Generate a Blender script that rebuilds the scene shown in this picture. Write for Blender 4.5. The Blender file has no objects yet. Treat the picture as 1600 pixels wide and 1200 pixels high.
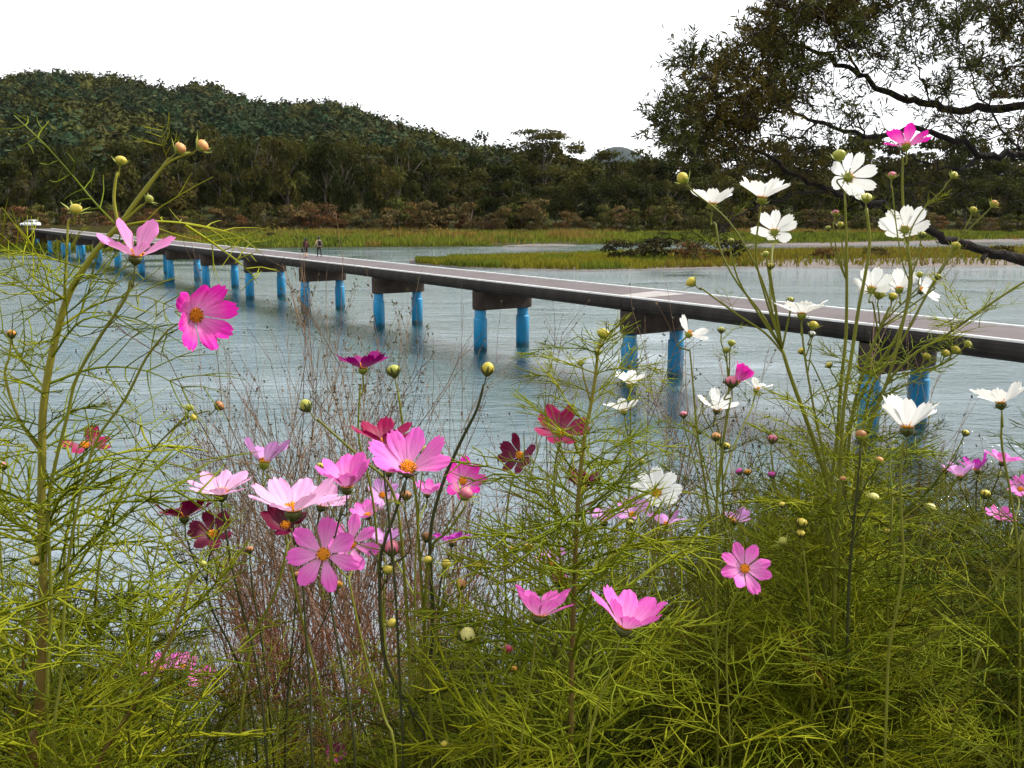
import bpy, math, random
import numpy as np
from mathutils import Vector, Matrix, noise as mnoise

random.seed(7)
rng = np.random.default_rng(7)
SC = bpy.context.scene
COL = SC.collection

# ------------------------------------------------------------------ camera, sky, sun, exposure
CAM_Z = 8.2
F_PX = 1500.0
PITCH = math.atan(276.0 / 1500.0)
CP, SP = math.cos(PITCH), math.sin(PITCH)
cam_data = bpy.data.cameras.new('camera')
cam_data.sensor_width = 36.0
cam_data.lens = 36.0 * F_PX / 1600.0
cam_data.clip_start = 0.05
cam_data.clip_end = 20000.0
cam = bpy.data.objects.new('camera', cam_data)
cam.location = (0, 0, CAM_Z)
cam.rotation_euler = (math.pi / 2 - PITCH, 0, 0)
COL.objects.link(cam)
SC.camera = cam

HAZE = 0.00001
SUN_ELEV, SUN_AZ = math.radians(47), math.radians(68)     # azimuth clockwise from +Y (the view)
world = bpy.data.worlds.new('World')
SC.world = world
world.use_nodes = True
wn = world.node_tree.nodes
wl = world.node_tree.links
for n in list(wn):
    wn.remove(n)
sky = wn.new('ShaderNodeTexSky')
sky.sky_type = 'NISHITA'
sky.sun_disc = False
sky.sun_elevation = SUN_ELEV
sky.sun_rotation = SUN_AZ
cloud_tc = wn.new('ShaderNodeTexCoord')
cloud_noise = wn.new('ShaderNodeTexNoise')
cloud_noise.inputs['Scale'].default_value = 1.6
cloud_noise.inputs['Detail'].default_value = 4
cloud_ramp = wn.new('ShaderNodeMapRange')
cloud_ramp.inputs['From Min'].default_value = 0.3
cloud_ramp.inputs['From Max'].default_value = 0.7
cloud_ramp.inputs['To Min'].default_value = 0.80
cloud_ramp.inputs['To Max'].default_value = 0.93
cloud_mix = wn.new('ShaderNodeMixRGB')
cloud_mix.inputs['Color2'].default_value = (11.6, 11.7, 11.9, 1)       # the overcast layer
bg = wn.new('ShaderNodeBackground')
bg.inputs['Strength'].default_value = 0.066
wout = wn.new('ShaderNodeOutputWorld')
wl.new(cloud_tc.outputs['Generated'], cloud_noise.inputs['Vector'])
wl.new(cloud_noise.outputs['Fac'], cloud_ramp.inputs['Value'])
wl.new(cloud_ramp.outputs['Result'], cloud_mix.inputs['Fac'])
wl.new(sky.outputs['Color'], cloud_mix.inputs['Color1'])
wl.new(cloud_mix.outputs['Color'], bg.inputs['Color'])
wl.new(bg.outputs['Background'], wout.inputs['Surface'])

sun_data = bpy.data.lights.new('sun', 'SUN')
sun_data.energy = 3.2
sun_data.angle = math.radians(4)
sun_data.color = (1.0, 0.95, 0.88)
sun = bpy.data.objects.new('sun', sun_data)
sd = Vector((math.sin(SUN_AZ) * math.cos(SUN_ELEV), math.cos(SUN_AZ) * math.cos(SUN_ELEV), math.sin(SUN_ELEV)))
sun.rotation_euler = (-sd).to_track_quat('-Z', 'Y').to_euler()
COL.objects.link(sun)

SC.view_settings.view_transform = 'Standard'
SC.view_settings.look = 'None'
SC.view_settings.exposure = 1.25
SC.view_settings.gamma = 1.0
SC.view_settings.use_curve_mapping = False
SC.render.engine = 'CYCLES'
SC.cycles.max_bounces = 6
SC.cycles.diffuse_bounces = 3
SC.cycles.glossy_bounces = 3
SC.cycles.transmission_bounces = 4
SC.cycles.use_denoising = True

# ------------------------------------------------------------------ helpers
CAMP = Vector((0, 0, CAM_Z))
RIGHT = Vector((1, 0, 0)); UPV = Vector((0, SP, CP)); FWD = Vector((0, CP, -SP))


def P(x, y, d):
    """the world point seen at photo position (x, y) at depth d along the view axis"""
    return CAMP + d * (RIGHT * ((x - 800) / F_PX) + UPV * ((600 - y) / F_PX) + FWD)


def ground_at(x, y, z=0.0):
    r = RIGHT * ((x - 800) / F_PX) + UPV * ((600 - y) / F_PX) + FWD
    return CAMP + r * ((z - CAM_Z) / r.z)


def ratio(x, y):
    r = RIGHT * ((x - 800) / F_PX) + UPV * ((600 - y) / F_PX) + FWD
    return r.x / r.y, r.z / r.y


def bank_z(x, y):
    n = 0.12 * mnoise.noise(Vector((x * .7, y * .7, 3.1)))
    if y < 1.9:
        return 6.75 + n
    z = 6.75 - (y - 1.9) * 0.64
    return max(z, -0.8) + n


class MB:
    """collects verts and faces, then links them as one mesh object"""
    def __init__(self):
        self.v = []; self.f = []; self.m = []; self.t = []; self.nv = 0

    def add(self, verts, faces, mi=0, tint=None):
        verts = np.asarray(verts, dtype=np.float64).reshape(-1, 3)
        self.v.append(verts)
        self.f.append((faces, self.nv))
        self.m.extend([mi] * len(faces))
        if tint is not None:
            self.t.append(np.broadcast_to(np.asarray(tint, dtype=np.float64), (len(verts), 3)))
        else:
            self.t.append(np.ones((len(verts), 3)))
        self.nv += len(verts)

    def arrays(self):
        return np.concatenate(self.v), [[i + o for i in f] for fs, o in self.f for f in fs], np.array(self.m), np.concatenate(self.t)

    def mesh(self, name, mats, smooth=True, tint=False):
        V = np.concatenate(self.v) if self.v else np.zeros((0, 3))
        tot, idx = [], []
        for fs, o in self.f:
            if isinstance(fs, np.ndarray):
                tot.append(np.full(len(fs), fs.shape[1])); idx.append((fs + o).ravel())
            else:
                tot.append(np.array([len(f) for f in fs])); idx.append(np.array([i + o for f in fs for i in f]))
        tot = np.concatenate(tot).astype(np.int32); idx = np.concatenate(idx).astype(np.int32)
        me = bpy.data.meshes.new(name)
        me.vertices.add(len(V)); me.vertices.foreach_set('co', V.astype(np.float32).ravel())
        me.loops.add(len(idx)); me.loops.foreach_set('vertex_index', idx)
        me.polygons.add(len(tot))
        st = np.concatenate([[0], np.cumsum(tot)[:-1]]).astype(np.int32)
        me.polygons.foreach_set('loop_start', st)
        me.polygons.foreach_set('material_index', np.array(self.m, dtype=np.int32))
        me.polygons.foreach_set('use_smooth', np.full(len(tot), smooth))
        if tint:
            a = me.color_attributes.new('tint', 'FLOAT_COLOR', 'POINT')
            T = np.concatenate(self.t)
            a.data.foreach_set('color', np.concatenate([T, np.ones((len(T), 1))], 1).astype(np.float32).ravel())
        for m in (mats if isinstance(mats, (list, tuple)) else [mats]):
            me.materials.append(m)
        me.update(calc_edges=True)
        return me

    def build(self, name, mats, parent=None, smooth=True, tint=False):
        return link(name, self.mesh(name, mats, smooth, tint), parent)


def link(name, data, parent=None, loc=None):
    o = bpy.data.objects.new(name, data)
    COL.objects.link(o)
    if parent is not None:
        o.parent = parent
    if loc is not None:
        o.location = loc
    return o


def thing(name, label, cat, loc=(0, 0, 0), group=None):
    o = bpy.data.objects.new(name, None)
    o.empty_display_size = 0.1
    COL.objects.link(o)
    o.location = loc
    return tag(o, label, cat, group)


def tag(o, label, cat, group=None):
    o['label'] = label; o['category'] = cat
    if group:
        o['group'] = group
    return o


def setting(o, kind='structure'):
    o['kind'] = kind
    return o


def smooth_path(pts, n=4):
    """Catmull-Rom through 3-D points"""
    pts = [Vector(p) for p in pts]
    if len(pts) < 3:
        return pts
    ext = [pts[0] * 2 - pts[1]] + pts + [pts[-1] * 2 - pts[-2]]
    out = []
    for i in range(1, len(ext) - 2):
        a, b, c, d = ext[i - 1], ext[i], ext[i + 1], ext[i + 2]
        for k in range(n):
            t = k / n
            out.append(0.5 * ((2 * b) + (c - a) * t + (2 * a - 5 * b + 4 * c - d) * t * t + (3 * b - a - 3 * c + d) * t ** 3))
    out.append(pts[-1])
    return out


def tube(mb, pts, rad, sides=5, mi=0, cap=True, tint=None):
    pts = [Vector(p) for p in pts]
    n = len(pts)
    if n < 2:
        return
    if not hasattr(rad, '__len__'):
        rad = [rad] * n
    rings = []
    t = (pts[1] - pts[0]).normalized()
    ref = Vector((0, 0, 1)) if abs(t.z) < 0.9 else Vector((1, 0, 0))
    a = t.cross(ref).normalized()
    for i in range(n):
        if i == 0: t = pts[1] - pts[0]
        elif i == n - 1: t = pts[-1] - pts[-2]
        else: t = pts[i + 1] - pts[i - 1]
        if t.length < 1e-9: t = Vector((0, 0, 1))
        t.normalize()
        a = (a - t * a.dot(t))
        if a.length < 1e-6: a = t.orthogonal()
        a.normalize()
        b = t.cross(a)
        for k in range(sides):
            w = 2 * math.pi * k / sides
            rings.append(pts[i] + (a * math.cos(w) + b * math.sin(w)) * rad[i])
    faces = []
    for i in range(n - 1):
        for k in range(sides):
            k2 = (k + 1) % sides
            faces.append((i * sides + k, i * sides + k2, (i + 1) * sides + k2, (i + 1) * sides + k))
    if cap:
        faces.append(tuple(range(sides - 1, -1, -1)))
        faces.append(tuple((n - 1) * sides + k for k in range(sides)))
    mb.add([tuple(v) for v in rings], faces, mi, tint)


def box(mb, lo, hi, mi=0, M=None):
    x0, y0, z0 = lo; x1, y1, z1 = hi
    v = [(x0, y0, z0), (x1, y0, z0), (x1, y1, z0), (x0, y1, z0), (x0, y0, z1), (x1, y0, z1), (x1, y1, z1), (x0, y1, z1)]
    if M is not None:
        v = [tuple(M @ Vector(p)) for p in v]
    mb.add(v, [(0, 3, 2, 1), (4, 5, 6, 7), (0, 1, 5, 4), (1, 2, 6, 5), (2, 3, 7, 6), (3, 0, 4, 7)], mi)


def lathe(mb, prof, sides=12, mi=0, M=None, wob=None):
    v, f = [], []
    for r, z in prof:
        for k in range(sides):
            w = 2 * math.pi * k / sides
            rr = r * (wob(k, z) if wob else 1)
            p = Vector((rr * math.cos(w), rr * math.sin(w), z))
            v.append(tuple(M @ p) if M is not None else tuple(p))
    for i in range(len(prof) - 1):
        for k in range(sides):
            k2 = (k + 1) % sides
            f.append((i * sides + k, i * sides + k2, (i + 1) * sides + k2, (i + 1) * sides + k))
    f.append(tuple(range(sides - 1, -1, -1)))
    f.append(tuple((len(prof) - 1) * sides + k for k in range(sides)))
    mb.add(v, f, mi)


# ------------------------------------------------------------------ materials
def material(name, col, rough=0.6, var=0.0, vscale=5.0, trans=0.0, tint=False, per_object=0.0, bump=0.0, bscale=20.0,
             streak=0.0, spec=0.3, col2=None, coords='Object', stretch=None, algae=None, top=None):
    m = bpy.data.materials.new(name)
    m.use_nodes = True
    nt = m.node_tree; N = nt.nodes; L = nt.links
    for n in list(N): N.remove(n)
    out = N.new('ShaderNodeOutputMaterial')
    b = N.new('ShaderNodeBsdfPrincipled')
    b.inputs['Roughness'].default_value = rough
    b.inputs['Specular IOR Level'].default_value = spec
    tc = N.new('ShaderNodeTexCoord')
    rgb = N.new('ShaderNodeRGB'); rgb.outputs[0].default_value = (*col, 1)
    c = rgb.outputs[0]
    if var > 0 or col2 is not None:
        nz = N.new('ShaderNodeTexNoise'); nz.inputs['Scale'].default_value = vscale; nz.inputs['Detail'].default_value = 5
        if stretch:
            mpn = N.new('ShaderNodeMapping'); mpn.inputs['Scale'].default_value = stretch
            L.new(tc.outputs[coords], mpn.inputs['Vector']); L.new(mpn.outputs[0], nz.inputs['Vector'])
        else:
            L.new(tc.outputs[coords], nz.inputs['Vector'])
        mr = N.new('ShaderNodeMapRange'); mr.inputs['From Min'].default_value = .3; mr.inputs['From Max'].default_value = .7
        L.new(nz.outputs['Fac'], mr.inputs['Value'])
        mx = N.new('ShaderNodeMixRGB')
        L.new(mr.outputs['Result'], mx.inputs['Fac'])
        L.new(c, mx.inputs['Color1'])
        mx.inputs['Color2'].default_value = (*(col2 if col2 is not None else [q * (1 - var) for q in col]), 1)
        c = mx.outputs['Color']
    if tint:
        at = N.new('ShaderNodeAttribute'); at.attribute_name = 'tint'
        mx = N.new('ShaderNodeMixRGB'); mx.blend_type = 'MULTIPLY'; mx.inputs['Fac'].default_value = 1
        L.new(c, mx.inputs['Color1']); L.new(at.outputs['Color'], mx.inputs['Color2'])
        c = mx.outputs['Color']
    if per_object > 0:
        oi = N.new('ShaderNodeObjectInfo')
        hs = N.new('ShaderNodeHueSaturation')
        mr = N.new('ShaderNodeMapRange'); mr.inputs['To Min'].default_value = 1 - per_object; mr.inputs['To Max'].default_value = 1 + per_object
        L.new(oi.outputs['Random'], mr.inputs['Value']); L.new(mr.outputs['Result'], hs.inputs['Value'])
        mr2 = N.new('ShaderNodeMapRange'); mr2.inputs['To Min'].default_value = .5 + per_object * .07; mr2.inputs['To Max'].default_value = .5 - per_object * .07
        L.new(oi.outputs['Random'], mr2.inputs['Value']); L.new(mr2.outputs['Result'], hs.inputs['Hue'])
        L.new(c, hs.inputs['Color']); c = hs.outputs['Color']
    if top:
        # older stem below, younger green stem above
        sx = N.new('ShaderNodeSeparateXYZ'); L.new(tc.outputs['Object'], sx.inputs[0])
        mr = N.new('ShaderNodeMapRange'); mr.inputs['From Min'].default_value = .95; mr.inputs['From Max'].default_value = 1.45; L.new(sx.outputs['Z'], mr.inputs['Value'])
        mx = N.new('ShaderNodeMixRGB'); L.new(mr.outputs['Result'], mx.inputs['Fac']); L.new(c, mx.inputs['Color1']); mx.inputs['Color2'].default_value = (*top, 1)
        c = mx.outputs['Color']
    if algae:
        # growth on the paint just above the waterline, with a ragged upper edge
        sx = N.new('ShaderNodeSeparateXYZ'); L.new(tc.outputs['Object'], sx.inputs[0])
        nz = N.new('ShaderNodeTexNoise'); nz.inputs['Scale'].default_value = 4.0; nz.inputs['Detail'].default_value = 4; L.new(tc.outputs['Object'], nz.inputs['Vector'])
        ad = N.new('ShaderNodeMath'); ad.operation = 'MULTIPLY_ADD'; ad.inputs[1].default_value = -.7; L.new(nz.outputs['Fac'], ad.inputs[0]); L.new(sx.outputs['Z'], ad.inputs[2])
        mr = N.new('ShaderNodeMapRange'); mr.inputs['From Min'].default_value = -.22; mr.inputs['From Max'].default_value = .02; mr.inputs['To Min'].default_value = .8; mr.inputs['To Max'].default_value = 0
        L.new(ad.outputs[0], mr.inputs['Value'])
        mx = N.new('ShaderNodeMixRGB'); L.new(mr.outputs['Result'], mx.inputs['Fac']); L.new(c, mx.inputs['Color1']); mx.inputs['Color2'].default_value = (*algae, 1)
        c = mx.outputs['Color']
    if streak > 0:
        # fine veins that run along a petal (u across it, v along it)
        at = N.new('ShaderNodeAttribute'); at.attribute_name = 'tint'
        sx = N.new('ShaderNodeSeparateColor'); L.new(at.outputs['Color'], sx.inputs['Color'])
        cb = N.new('ShaderNodeCombineXYZ')
        k1 = N.new('ShaderNodeMath'); k1.operation = 'MULTIPLY'; k1.inputs[1].default_value = 22
        L.new(sx.outputs['Red'], k1.inputs[0]); L.new(k1.outputs[0], cb.inputs['X']); L.new(sx.outputs['Green'], cb.inputs['Y'])
        nz = N.new('ShaderNodeTexNoise'); nz.inputs['Scale'].default_value = 1.0; nz.inputs['Detail'].default_value = 2
        L.new(cb.outputs[0], nz.inputs['Vector'])
        mr = N.new('ShaderNodeMapRange'); mr.inputs['From Min'].default_value = .35; mr.inputs['From Max'].default_value = .65
        mr.inputs['To Min'].default_value = 1 - streak; mr.inputs['To Max'].default_value = 1 + streak * .4
        L.new(nz.outputs['Fac'], mr.inputs['Value'])
        hs = N.new('ShaderNodeHueSaturation')
        L.new(mr.outputs['Result'], hs.inputs['Value'])
        # paler towards the base of the petal
        mr3 = N.new('ShaderNodeMapRange'); mr3.inputs['From Min'].default_value = 0; mr3.inputs['From Max'].default_value = .75
        mr3.inputs['To Min'].default_value = .72; mr3.inputs['To Max'].default_value = 1.06
        L.new(sx.outputs['Green'], mr3.inputs['Value']); L.new(mr3.outputs['Result'], hs.inputs['Saturation'])
        L.new(c, hs.inputs['Color']); c = hs.outputs['Color']
    L.new(c, b.inputs['Base Color'])
    if bump > 0:
        nz = N.new('ShaderNodeTexNoise'); nz.inputs['Scale'].default_value = bscale; nz.inputs['Detail'].default_value = 6
        L.new(tc.outputs[coords], nz.inputs['Vector'])
        bp = N.new('ShaderNodeBump'); bp.inputs['Strength'].default_value = bump; bp.inputs['Distance'].default_value = 0.05
        L.new(nz.outputs['Fac'], bp.inputs['Height']); L.new(bp.outputs['Normal'], b.inputs['Normal'])
    if trans > 0:
        tr = N.new('ShaderNodeBsdfTranslucent'); L.new(c, tr.inputs['Color'])
        ms = N.new('ShaderNodeMixShader'); ms.inputs['Fac'].default_value = trans
        L.new(b.outputs[0], ms.inputs[1]); L.new(tr.outputs[0], ms.inputs[2]); L.new(ms.outputs[0], out.inputs['Surface'])
    else:
        L.new(b.outputs[0], out.inputs['Surface'])
    return m


M = {}
M['stem_green'] = material('stem_green', (.125, .13, .012), .55, var=.35, vscale=6, spec=.12)
M['stem_red'] = material('stem_red', (.085, .034, .012), .5, var=.3, vscale=3, col2=(.12, .10, .018), top=(.17, .165, .014), spec=.12)
M['stem_dark'] = material('stem_dark', (.035, .038, .012), .6, spec=.1, var=.3, vscale=5)
M['thread_leaf'] = material('thread_leaf', (.25, .285, .010), .6, var=.35, vscale=9, trans=.35, per_object=.25, spec=.1)
M['foliage'] = material('foliage', (.092, .12, .004), .65, var=.55, vscale=3.5, trans=.32, tint=True, per_object=.28, spec=.08)
M['calyx'] = material('calyx', (.07, .08, .015), .6, var=.3, vscale=60)
M['calyx_light'] = material('calyx_light', (.24, .27, .03), .55, var=.3, vscale=60, trans=.2)
M['disc'] = material('disc', (.75, .34, .012), .7, var=.5, vscale=300, col2=(.55, .16, .008))
PET = dict(hot=(.70, .06, .40), pink=(.70, .15, .48), pale=(.74, .37, .60), lilac=(.58, .27, .57), magenta=(.20, .006, .11),
           purple=(.44, .05, .36), crimson=(.235, .002, .050), maroon=(.10, .0015, .022), white=(.80, .80, .76), faded=(.66, .24, .48))
for k, c in PET.items():
    M['petal_' + k] = material('petal_' + k, c, .55, trans=.32 if k not in ('maroon', 'crimson', 'magenta') else .2, streak=.24 if k != 'white' else .08, spec=.15, per_object=.07)
BUD = dict(peach=(.62, .30, .10), yellow=(.52, .42, .05), yg=(.36, .36, .06), brown=(.34, .15, .05), pink=(.60, .16, .22), red=(.38, .03, .07),
           cream=(.72, .66, .22), orange=(.62, .28, .03), white=(.8, .8, .7), magenta=(.5, .05, .3))
for k, c in BUD.items():
    M['bud_' + k] = material('bud_' + k, c, .5, var=.35, vscale=70, trans=.1)

# ------------------------------------------------------------------ the setting: river, banks, hills
def interp(tab, x):
    xs = [p[0] for p in tab]; ys = [p[1] for p in tab]
    return float(np.interp(x, xs, ys))


wm = bpy.data.materials.new('river_water'); wm.use_nodes = True
N = wm.node_tree.nodes; L = wm.node_tree.links
wb = N['Principled BSDF']
wb.inputs['Base Color'].default_value = (.014, .060, .072, 1)
wb.inputs['Roughness'].default_value = 0.035
wb.inputs['IOR'].default_value = 2.6
wb.inputs['Specular IOR Level'].default_value = 0.6
tc = N.new('ShaderNodeTexCoord')
mp = N.new('ShaderNodeMapping'); mp.inputs['Rotation'].default_value = (0, 0, math.radians(-8)); mp.inputs['Scale'].default_value = (.55, 1.15, 1)
n1 = N.new('ShaderNodeTexNoise'); n1.inputs['Scale'].default_value = 1.0; n1.inputs['Detail'].default_value = 7; n1.inputs['Roughness'].default_value = .66
n2 = N.new('ShaderNodeTexNoise'); n2.inputs['Scale'].default_value = .11; n2.inputs['Detail'].default_value = 3
mu = N.new('ShaderNodeMath'); mu.operation = 'MULTIPLY'
mr = N.new('ShaderNodeMapRange'); mr.inputs['From Min'].default_value = .3; mr.inputs['From Max'].default_value = .7; mr.inputs['To Min'].default_value = .2; mr.inputs['To Max'].default_value = 1.9
bp = N.new('ShaderNodeBump'); bp.inputs['Strength'].default_value = .8; bp.inputs['Distance'].default_value = .15
L.new(tc.outputs['Object'], mp.inputs['Vector']); L.new(mp.outputs[0], n1.inputs['Vector']); L.new(mp.outputs[0], n2.inputs['Vector'])
L.new(n2.outputs['Fac'], mr.inputs['Value']); L.new(n1.outputs['Fac'], mu.inputs[0]); L.new(mr.outputs[0], mu.inputs[1])
L.new(mu.outputs[0], bp.inputs['Height']); L.new(bp.outputs[0], wb.inputs['Normal'])
# the bed shows pale through the shallows by the near bank
sy = N.new('ShaderNodeSeparateXYZ'); L.new(tc.outputs['Object'], sy.inputs[0])
dm = N.new('ShaderNodeMapRange'); dm.inputs['From Min'].default_value = 13; dm.inputs['From Max'].default_value = 34; L.new(sy.outputs['Y'], dm.inputs['Value'])
dmx = N.new('ShaderNodeMixRGB'); dmx.inputs['Color1'].default_value = (.085, .125, .165, 1); dmx.inputs['Color2'].default_value = (.010, .050, .060, 1)
L.new(dm.outputs['Result'], dmx.inputs['Fac']); L.new(dmx.outputs[0], wb.inputs['Base Color'])
mb = MB()
mb.add([(-3000, -60, 0), (3000, -60, 0), (3000, 420, 0), (-3000, 420, 0)], [(0, 1, 2, 3)])
setting(mb.build('river_water', wm, smooth=False))

# near bank (where the photographer and the cosmos stand)
M['bank_soil'] = material('bank_soil', (.018, .012, .007), .95, spec=.05, var=.6, vscale=6, bump=.8, bscale=30, col2=(.034, .026, .012))
mb = MB()
xs = np.concatenate([np.linspace(-300, -14, 30), np.arange(-13, 13.1, .35), np.linspace(14, 300, 30)]); ys = np.concatenate([np.linspace(-60, -2, 10), np.arange(-1.5, 14.5, .35)])
V = [(x, y, bank_z(x, y)) for y in ys for x in xs]; nx = len(xs)
mb.add(V, [(j * nx + i, j * nx + i + 1, (j + 1) * nx + i + 1, (j + 1) * nx + i) for j in range(len(ys) - 1) for i in range(nx - 1)])
setting(mb.build('river_bank', M['bank_soil']))

# far bank terrain, hill included: rows run along the waterline, then back over the hill
SHORE = [(-1500, 402), (-300, 399), (0, 397), (90, 396), (250, 392), (400, 388.5), (560, 387), (700, 386), (800, 385), (950, 381.5), (1060, 381), (1150, 383), (1300, 383), (1450, 379), (1700, 375), (3200, 372)]
RIDGE = [(-1500, 190), (-500, 175), (-200, 150), (-60, 132), (0, 122), (40, 114), (80, 108), (130, 112), (180, 114), (210, 121), (240, 129), (270, 133), (290, 134), (320, 125), (345, 131), (370, 143), (400, 154), (450, 160),
         (490, 154), (530, 155), (560, 166), (600, 182), (640, 197), (680, 208), (710, 219), (740, 226), (800, 240), (900, 256), (1000, 268), (1300, 280), (1700, 285), (3200, 290)]
RIDGE_Y = 820.0
US = np.concatenate([np.linspace(-1.6, -.62, 14)[:-1], np.linspace(-.62, .62, 150), np.linspace(.62, 1.6, 14)[1:]])


def u_to_px(u):
    return 800 + u * F_PX / CP * (1 + 276.0 / F_PX * math.tan(PITCH)) if False else 800 + u * 1525.2


def shore_y(u):
    x = u_to_px(u)
    p = ground_at(x, interp(SHORE, x), 0)
    return p.y


def ridge_z(u):
    x = u_to_px(u)
    return CAM_Z + RIDGE_Y * ratio(x, interp(RIDGE, x))[1]


def land_z(x, y):
    """height of the far bank; x, y in metres"""
    u = x / y
    ys = shore_y(u)
    t = y - ys
    if t < 0:
        return -1.0
    z = min(1.1, t * .09 + .02) + min(max(t - 12, 0), 90) * .009
    zz = z
    if y > 275:
        s = (y - 275) / 70
        zz += 9.0 * min(1, s) ** 1.3 * (1 if y < 345 else 1)
    zr = ridge_z(u) - 11
    if y > 335:
        s = min(1, (y - 335) / (RIDGE_Y - 335))
        base = zz
        lob = 9 * mnoise.noise(Vector((x * .012, y * .012, .5))) + 5 * mnoise.noise(Vector((x * .03, y * .03, 7.5)))
        e = s ** .85
        zz = base + max(0, zr - base) * e + lob * math.sin(math.pi * min(1, s)) * min(1, max(0, zr / 60))
    if y > RIDGE_Y:
        zz = zr * max(0, 1 - (y - RIDGE_Y) / 600) ** 2 + 6
    return zz


M['far_land'] = material('far_land', (.035, .032, .012), .95, spec=.05, var=.5, vscale=.05, col2=(.028, .034, .010))
YT = np.concatenate([[-3, 0, 2, 4, 7, 11, 16, 24, 34, 48, 62, 78, 96]])
rows = []
YR = np.concatenate([np.linspace(285, 345, 7), np.linspace(370, RIDGE_Y, 22), [880, 960, 1080, 1250, 1420, 2000, 4400]])
for u in US:
    ys0 = shore_y(u)
    col = []
    for t in YT:
        yy = ys0 + t * min(1, (276 - ys0) / 97.0)
        col.append((u * yy, yy, land_z(u * yy, yy) if t >= 0 else -.9))
    for yy in YR:
        col.append((u * yy, yy, land_z(u * yy, yy)))
    rows.append(col)
mb = MB()
nr = len(rows[0])
mb.add([p for c in rows for p in c], [(i * nr + j, (i + 1) * nr + j, (i + 1) * nr + j + 1, i * nr + j + 1) for i in range(len(rows) - 1) for j in range(nr - 1)])
setting(mb.build('far_bank', M['far_land']))

# distant hill seen over the treetops; haze blue put into its colour
M['far_hill'] = material('far_hill', (.007, .018, .017), .95, var=.4, vscale=.004)
mb = MB()
cx = ratio(960, 230); Y0 = 3600
hp = []
for i in range(41):
    for j in range(9):
        a = (i - 20) / 20; s = j / 8
        z = CAM_Z + Y0 * ratio(960, 229)[1]
        hgt = z * math.exp(-((a - .02) / .42) ** 2) * math.sin(math.pi * s) ** .8 + 4 * mnoise.noise(Vector((a * 9, s * 5, 0)))
        hp.append((Y0 * cx[0] + a * 520, Y0 - 500 + s * 1000, max(hgt, -2)))
mb.add(hp, [(i * 9 + j, (i + 1) * 9 + j, (i + 1) * 9 + j + 1, i * 9 + j + 1) for i in range(40) for j in range(8)])
setting(mb.build('distant_hill', M['far_hill']))

# grassy island in mid river
ISL_NEAR = [(640, 411), (680, 415), (720, 418), (800, 421), (900, 423), (1000, 422), (1100, 419), (1200, 418), (1350, 418), (1600, 416), (2200, 413)]
ISL_FAR = [(640, 410), (680, 409), (720, 407), (800, 404), (900, 401), (940, 398), (1050, 397), (1150, 396), (1300, 393), (1600, 389), (2200, 386)]
M['island_soil'] = material('island_soil', (.125, .10, .088), .95, var=.3, vscale=.6, bump=.4, bscale=3)
mb = MB()
ip = []
ixs = np.linspace(640, 2200, 90)
for x in ixs:
    a = ground_at(x, interp(ISL_NEAR, x)); b = ground_at(x, interp(ISL_FAR, x))
    for s in (-.06, 0, .08, .3, .5, .7, .92, 1, 1.06):
        p = a.lerp(b, s)
        z = .5 * math.sin(math.pi * min(1, max(0, s))) ** .5 if 0 < s < 1 else (0.02 if s in (0, 1) else -.5)
        ip.append((p.x, p.y, z))
mb.add(ip, [(i * 9 + j, (i + 1) * 9 + j, (i + 1) * 9 + j + 1, i * 9 + j + 1) for i in range(len(ixs) - 1) for j in range(8)])
setting(mb.build('river_island', M['island_soil']))

# pale gravel bars along the shore of the far bank
M['gravel'] = material('gravel', (.12, .095, .085), .95, var=.3, vscale=.8, bump=.5, bscale=4)


def sheet(name, near, far, z, mat):
    mb = MB()
    n = len(near)
    v = []
    for (a, b) in zip(near, far):
        p = ground_at(*a); q = ground_at(*b)
        for s in (0, .35, .7, 1):
            w = p.lerp(q, s)
            v.append((w.x, w.y, max(land_z(w.x, w.y), 0) + z + (.12 if 0 < s < 1 else -.08)))
    mb.add(v, [(i * 4 + j, (i + 1) * 4 + j, (i + 1) * 4 + j + 1, i * 4 + j + 1) for i in range(n - 1) for j in range(3)])
    return setting(mb.build(name, mat))


sheet('gravel_bar', [(785, 385.3), (810, 385), (840, 384.3), (870, 383.7), (890, 383.2), (900, 383)], [(785, 385), (805, 384), (835, 383), (860, 382.6), (885, 382.6), (900, 382.8)], -.05, M['gravel'])
sheet('gravel_bar', [(1160, 383.2), (1180, 383.4), (1200, 383.5), (1300, 383.4), (1450, 379.4), (1650, 376)], [(1160, 382.8), (1180, 382.6), (1200, 382.2), (1300, 381.7), (1450, 378), (1650, 374.6)], .05, M['gravel'])

# ------------------------------------------------------------------ the low bridge
ZD = CAM_Z - 4.1
BA = ground_at(1600, 537, ZD); BB = ground_at(50, 358, ZD)
BD = (BB - BA).normalized(); BN = Vector((-BD.y, BD.x, 0))
if BN.y < 0: BN = -BN
BW = 4.1


def bp_(s, o, z):
    q = BA + BD * s + BN * o
    return (q.x, q.y, z)


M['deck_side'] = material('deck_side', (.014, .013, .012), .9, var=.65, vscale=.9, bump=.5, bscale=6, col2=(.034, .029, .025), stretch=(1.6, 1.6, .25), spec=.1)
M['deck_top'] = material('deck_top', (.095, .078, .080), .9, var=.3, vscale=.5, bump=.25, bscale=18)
M['white_line'] = material('white_line', (.62, .62, .60), .7, var=.25, vscale=3)
M['cap_concrete'] = material('cap_concrete', (.052, .040, .032), .9, spec=.1, var=.5, vscale=1.6, bump=.4, bscale=10)
M['patch_concrete'] = material('patch_concrete', (.27, .25, .24), .9, var=.3, vscale=2)
M['blue_paint'] = material('blue_paint', (.001, .20, .40), .5, var=.35, vscale=2.5, bump=.15, bscale=14, spec=.4, stretch=(1, 1, .35), algae=(.012, .05, .06))
bridge = tag(thing('footbridge', 'x', 'x', tuple(BA)), 'long low concrete bridge on blue columns crossing the river', 'bridge')
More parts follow.
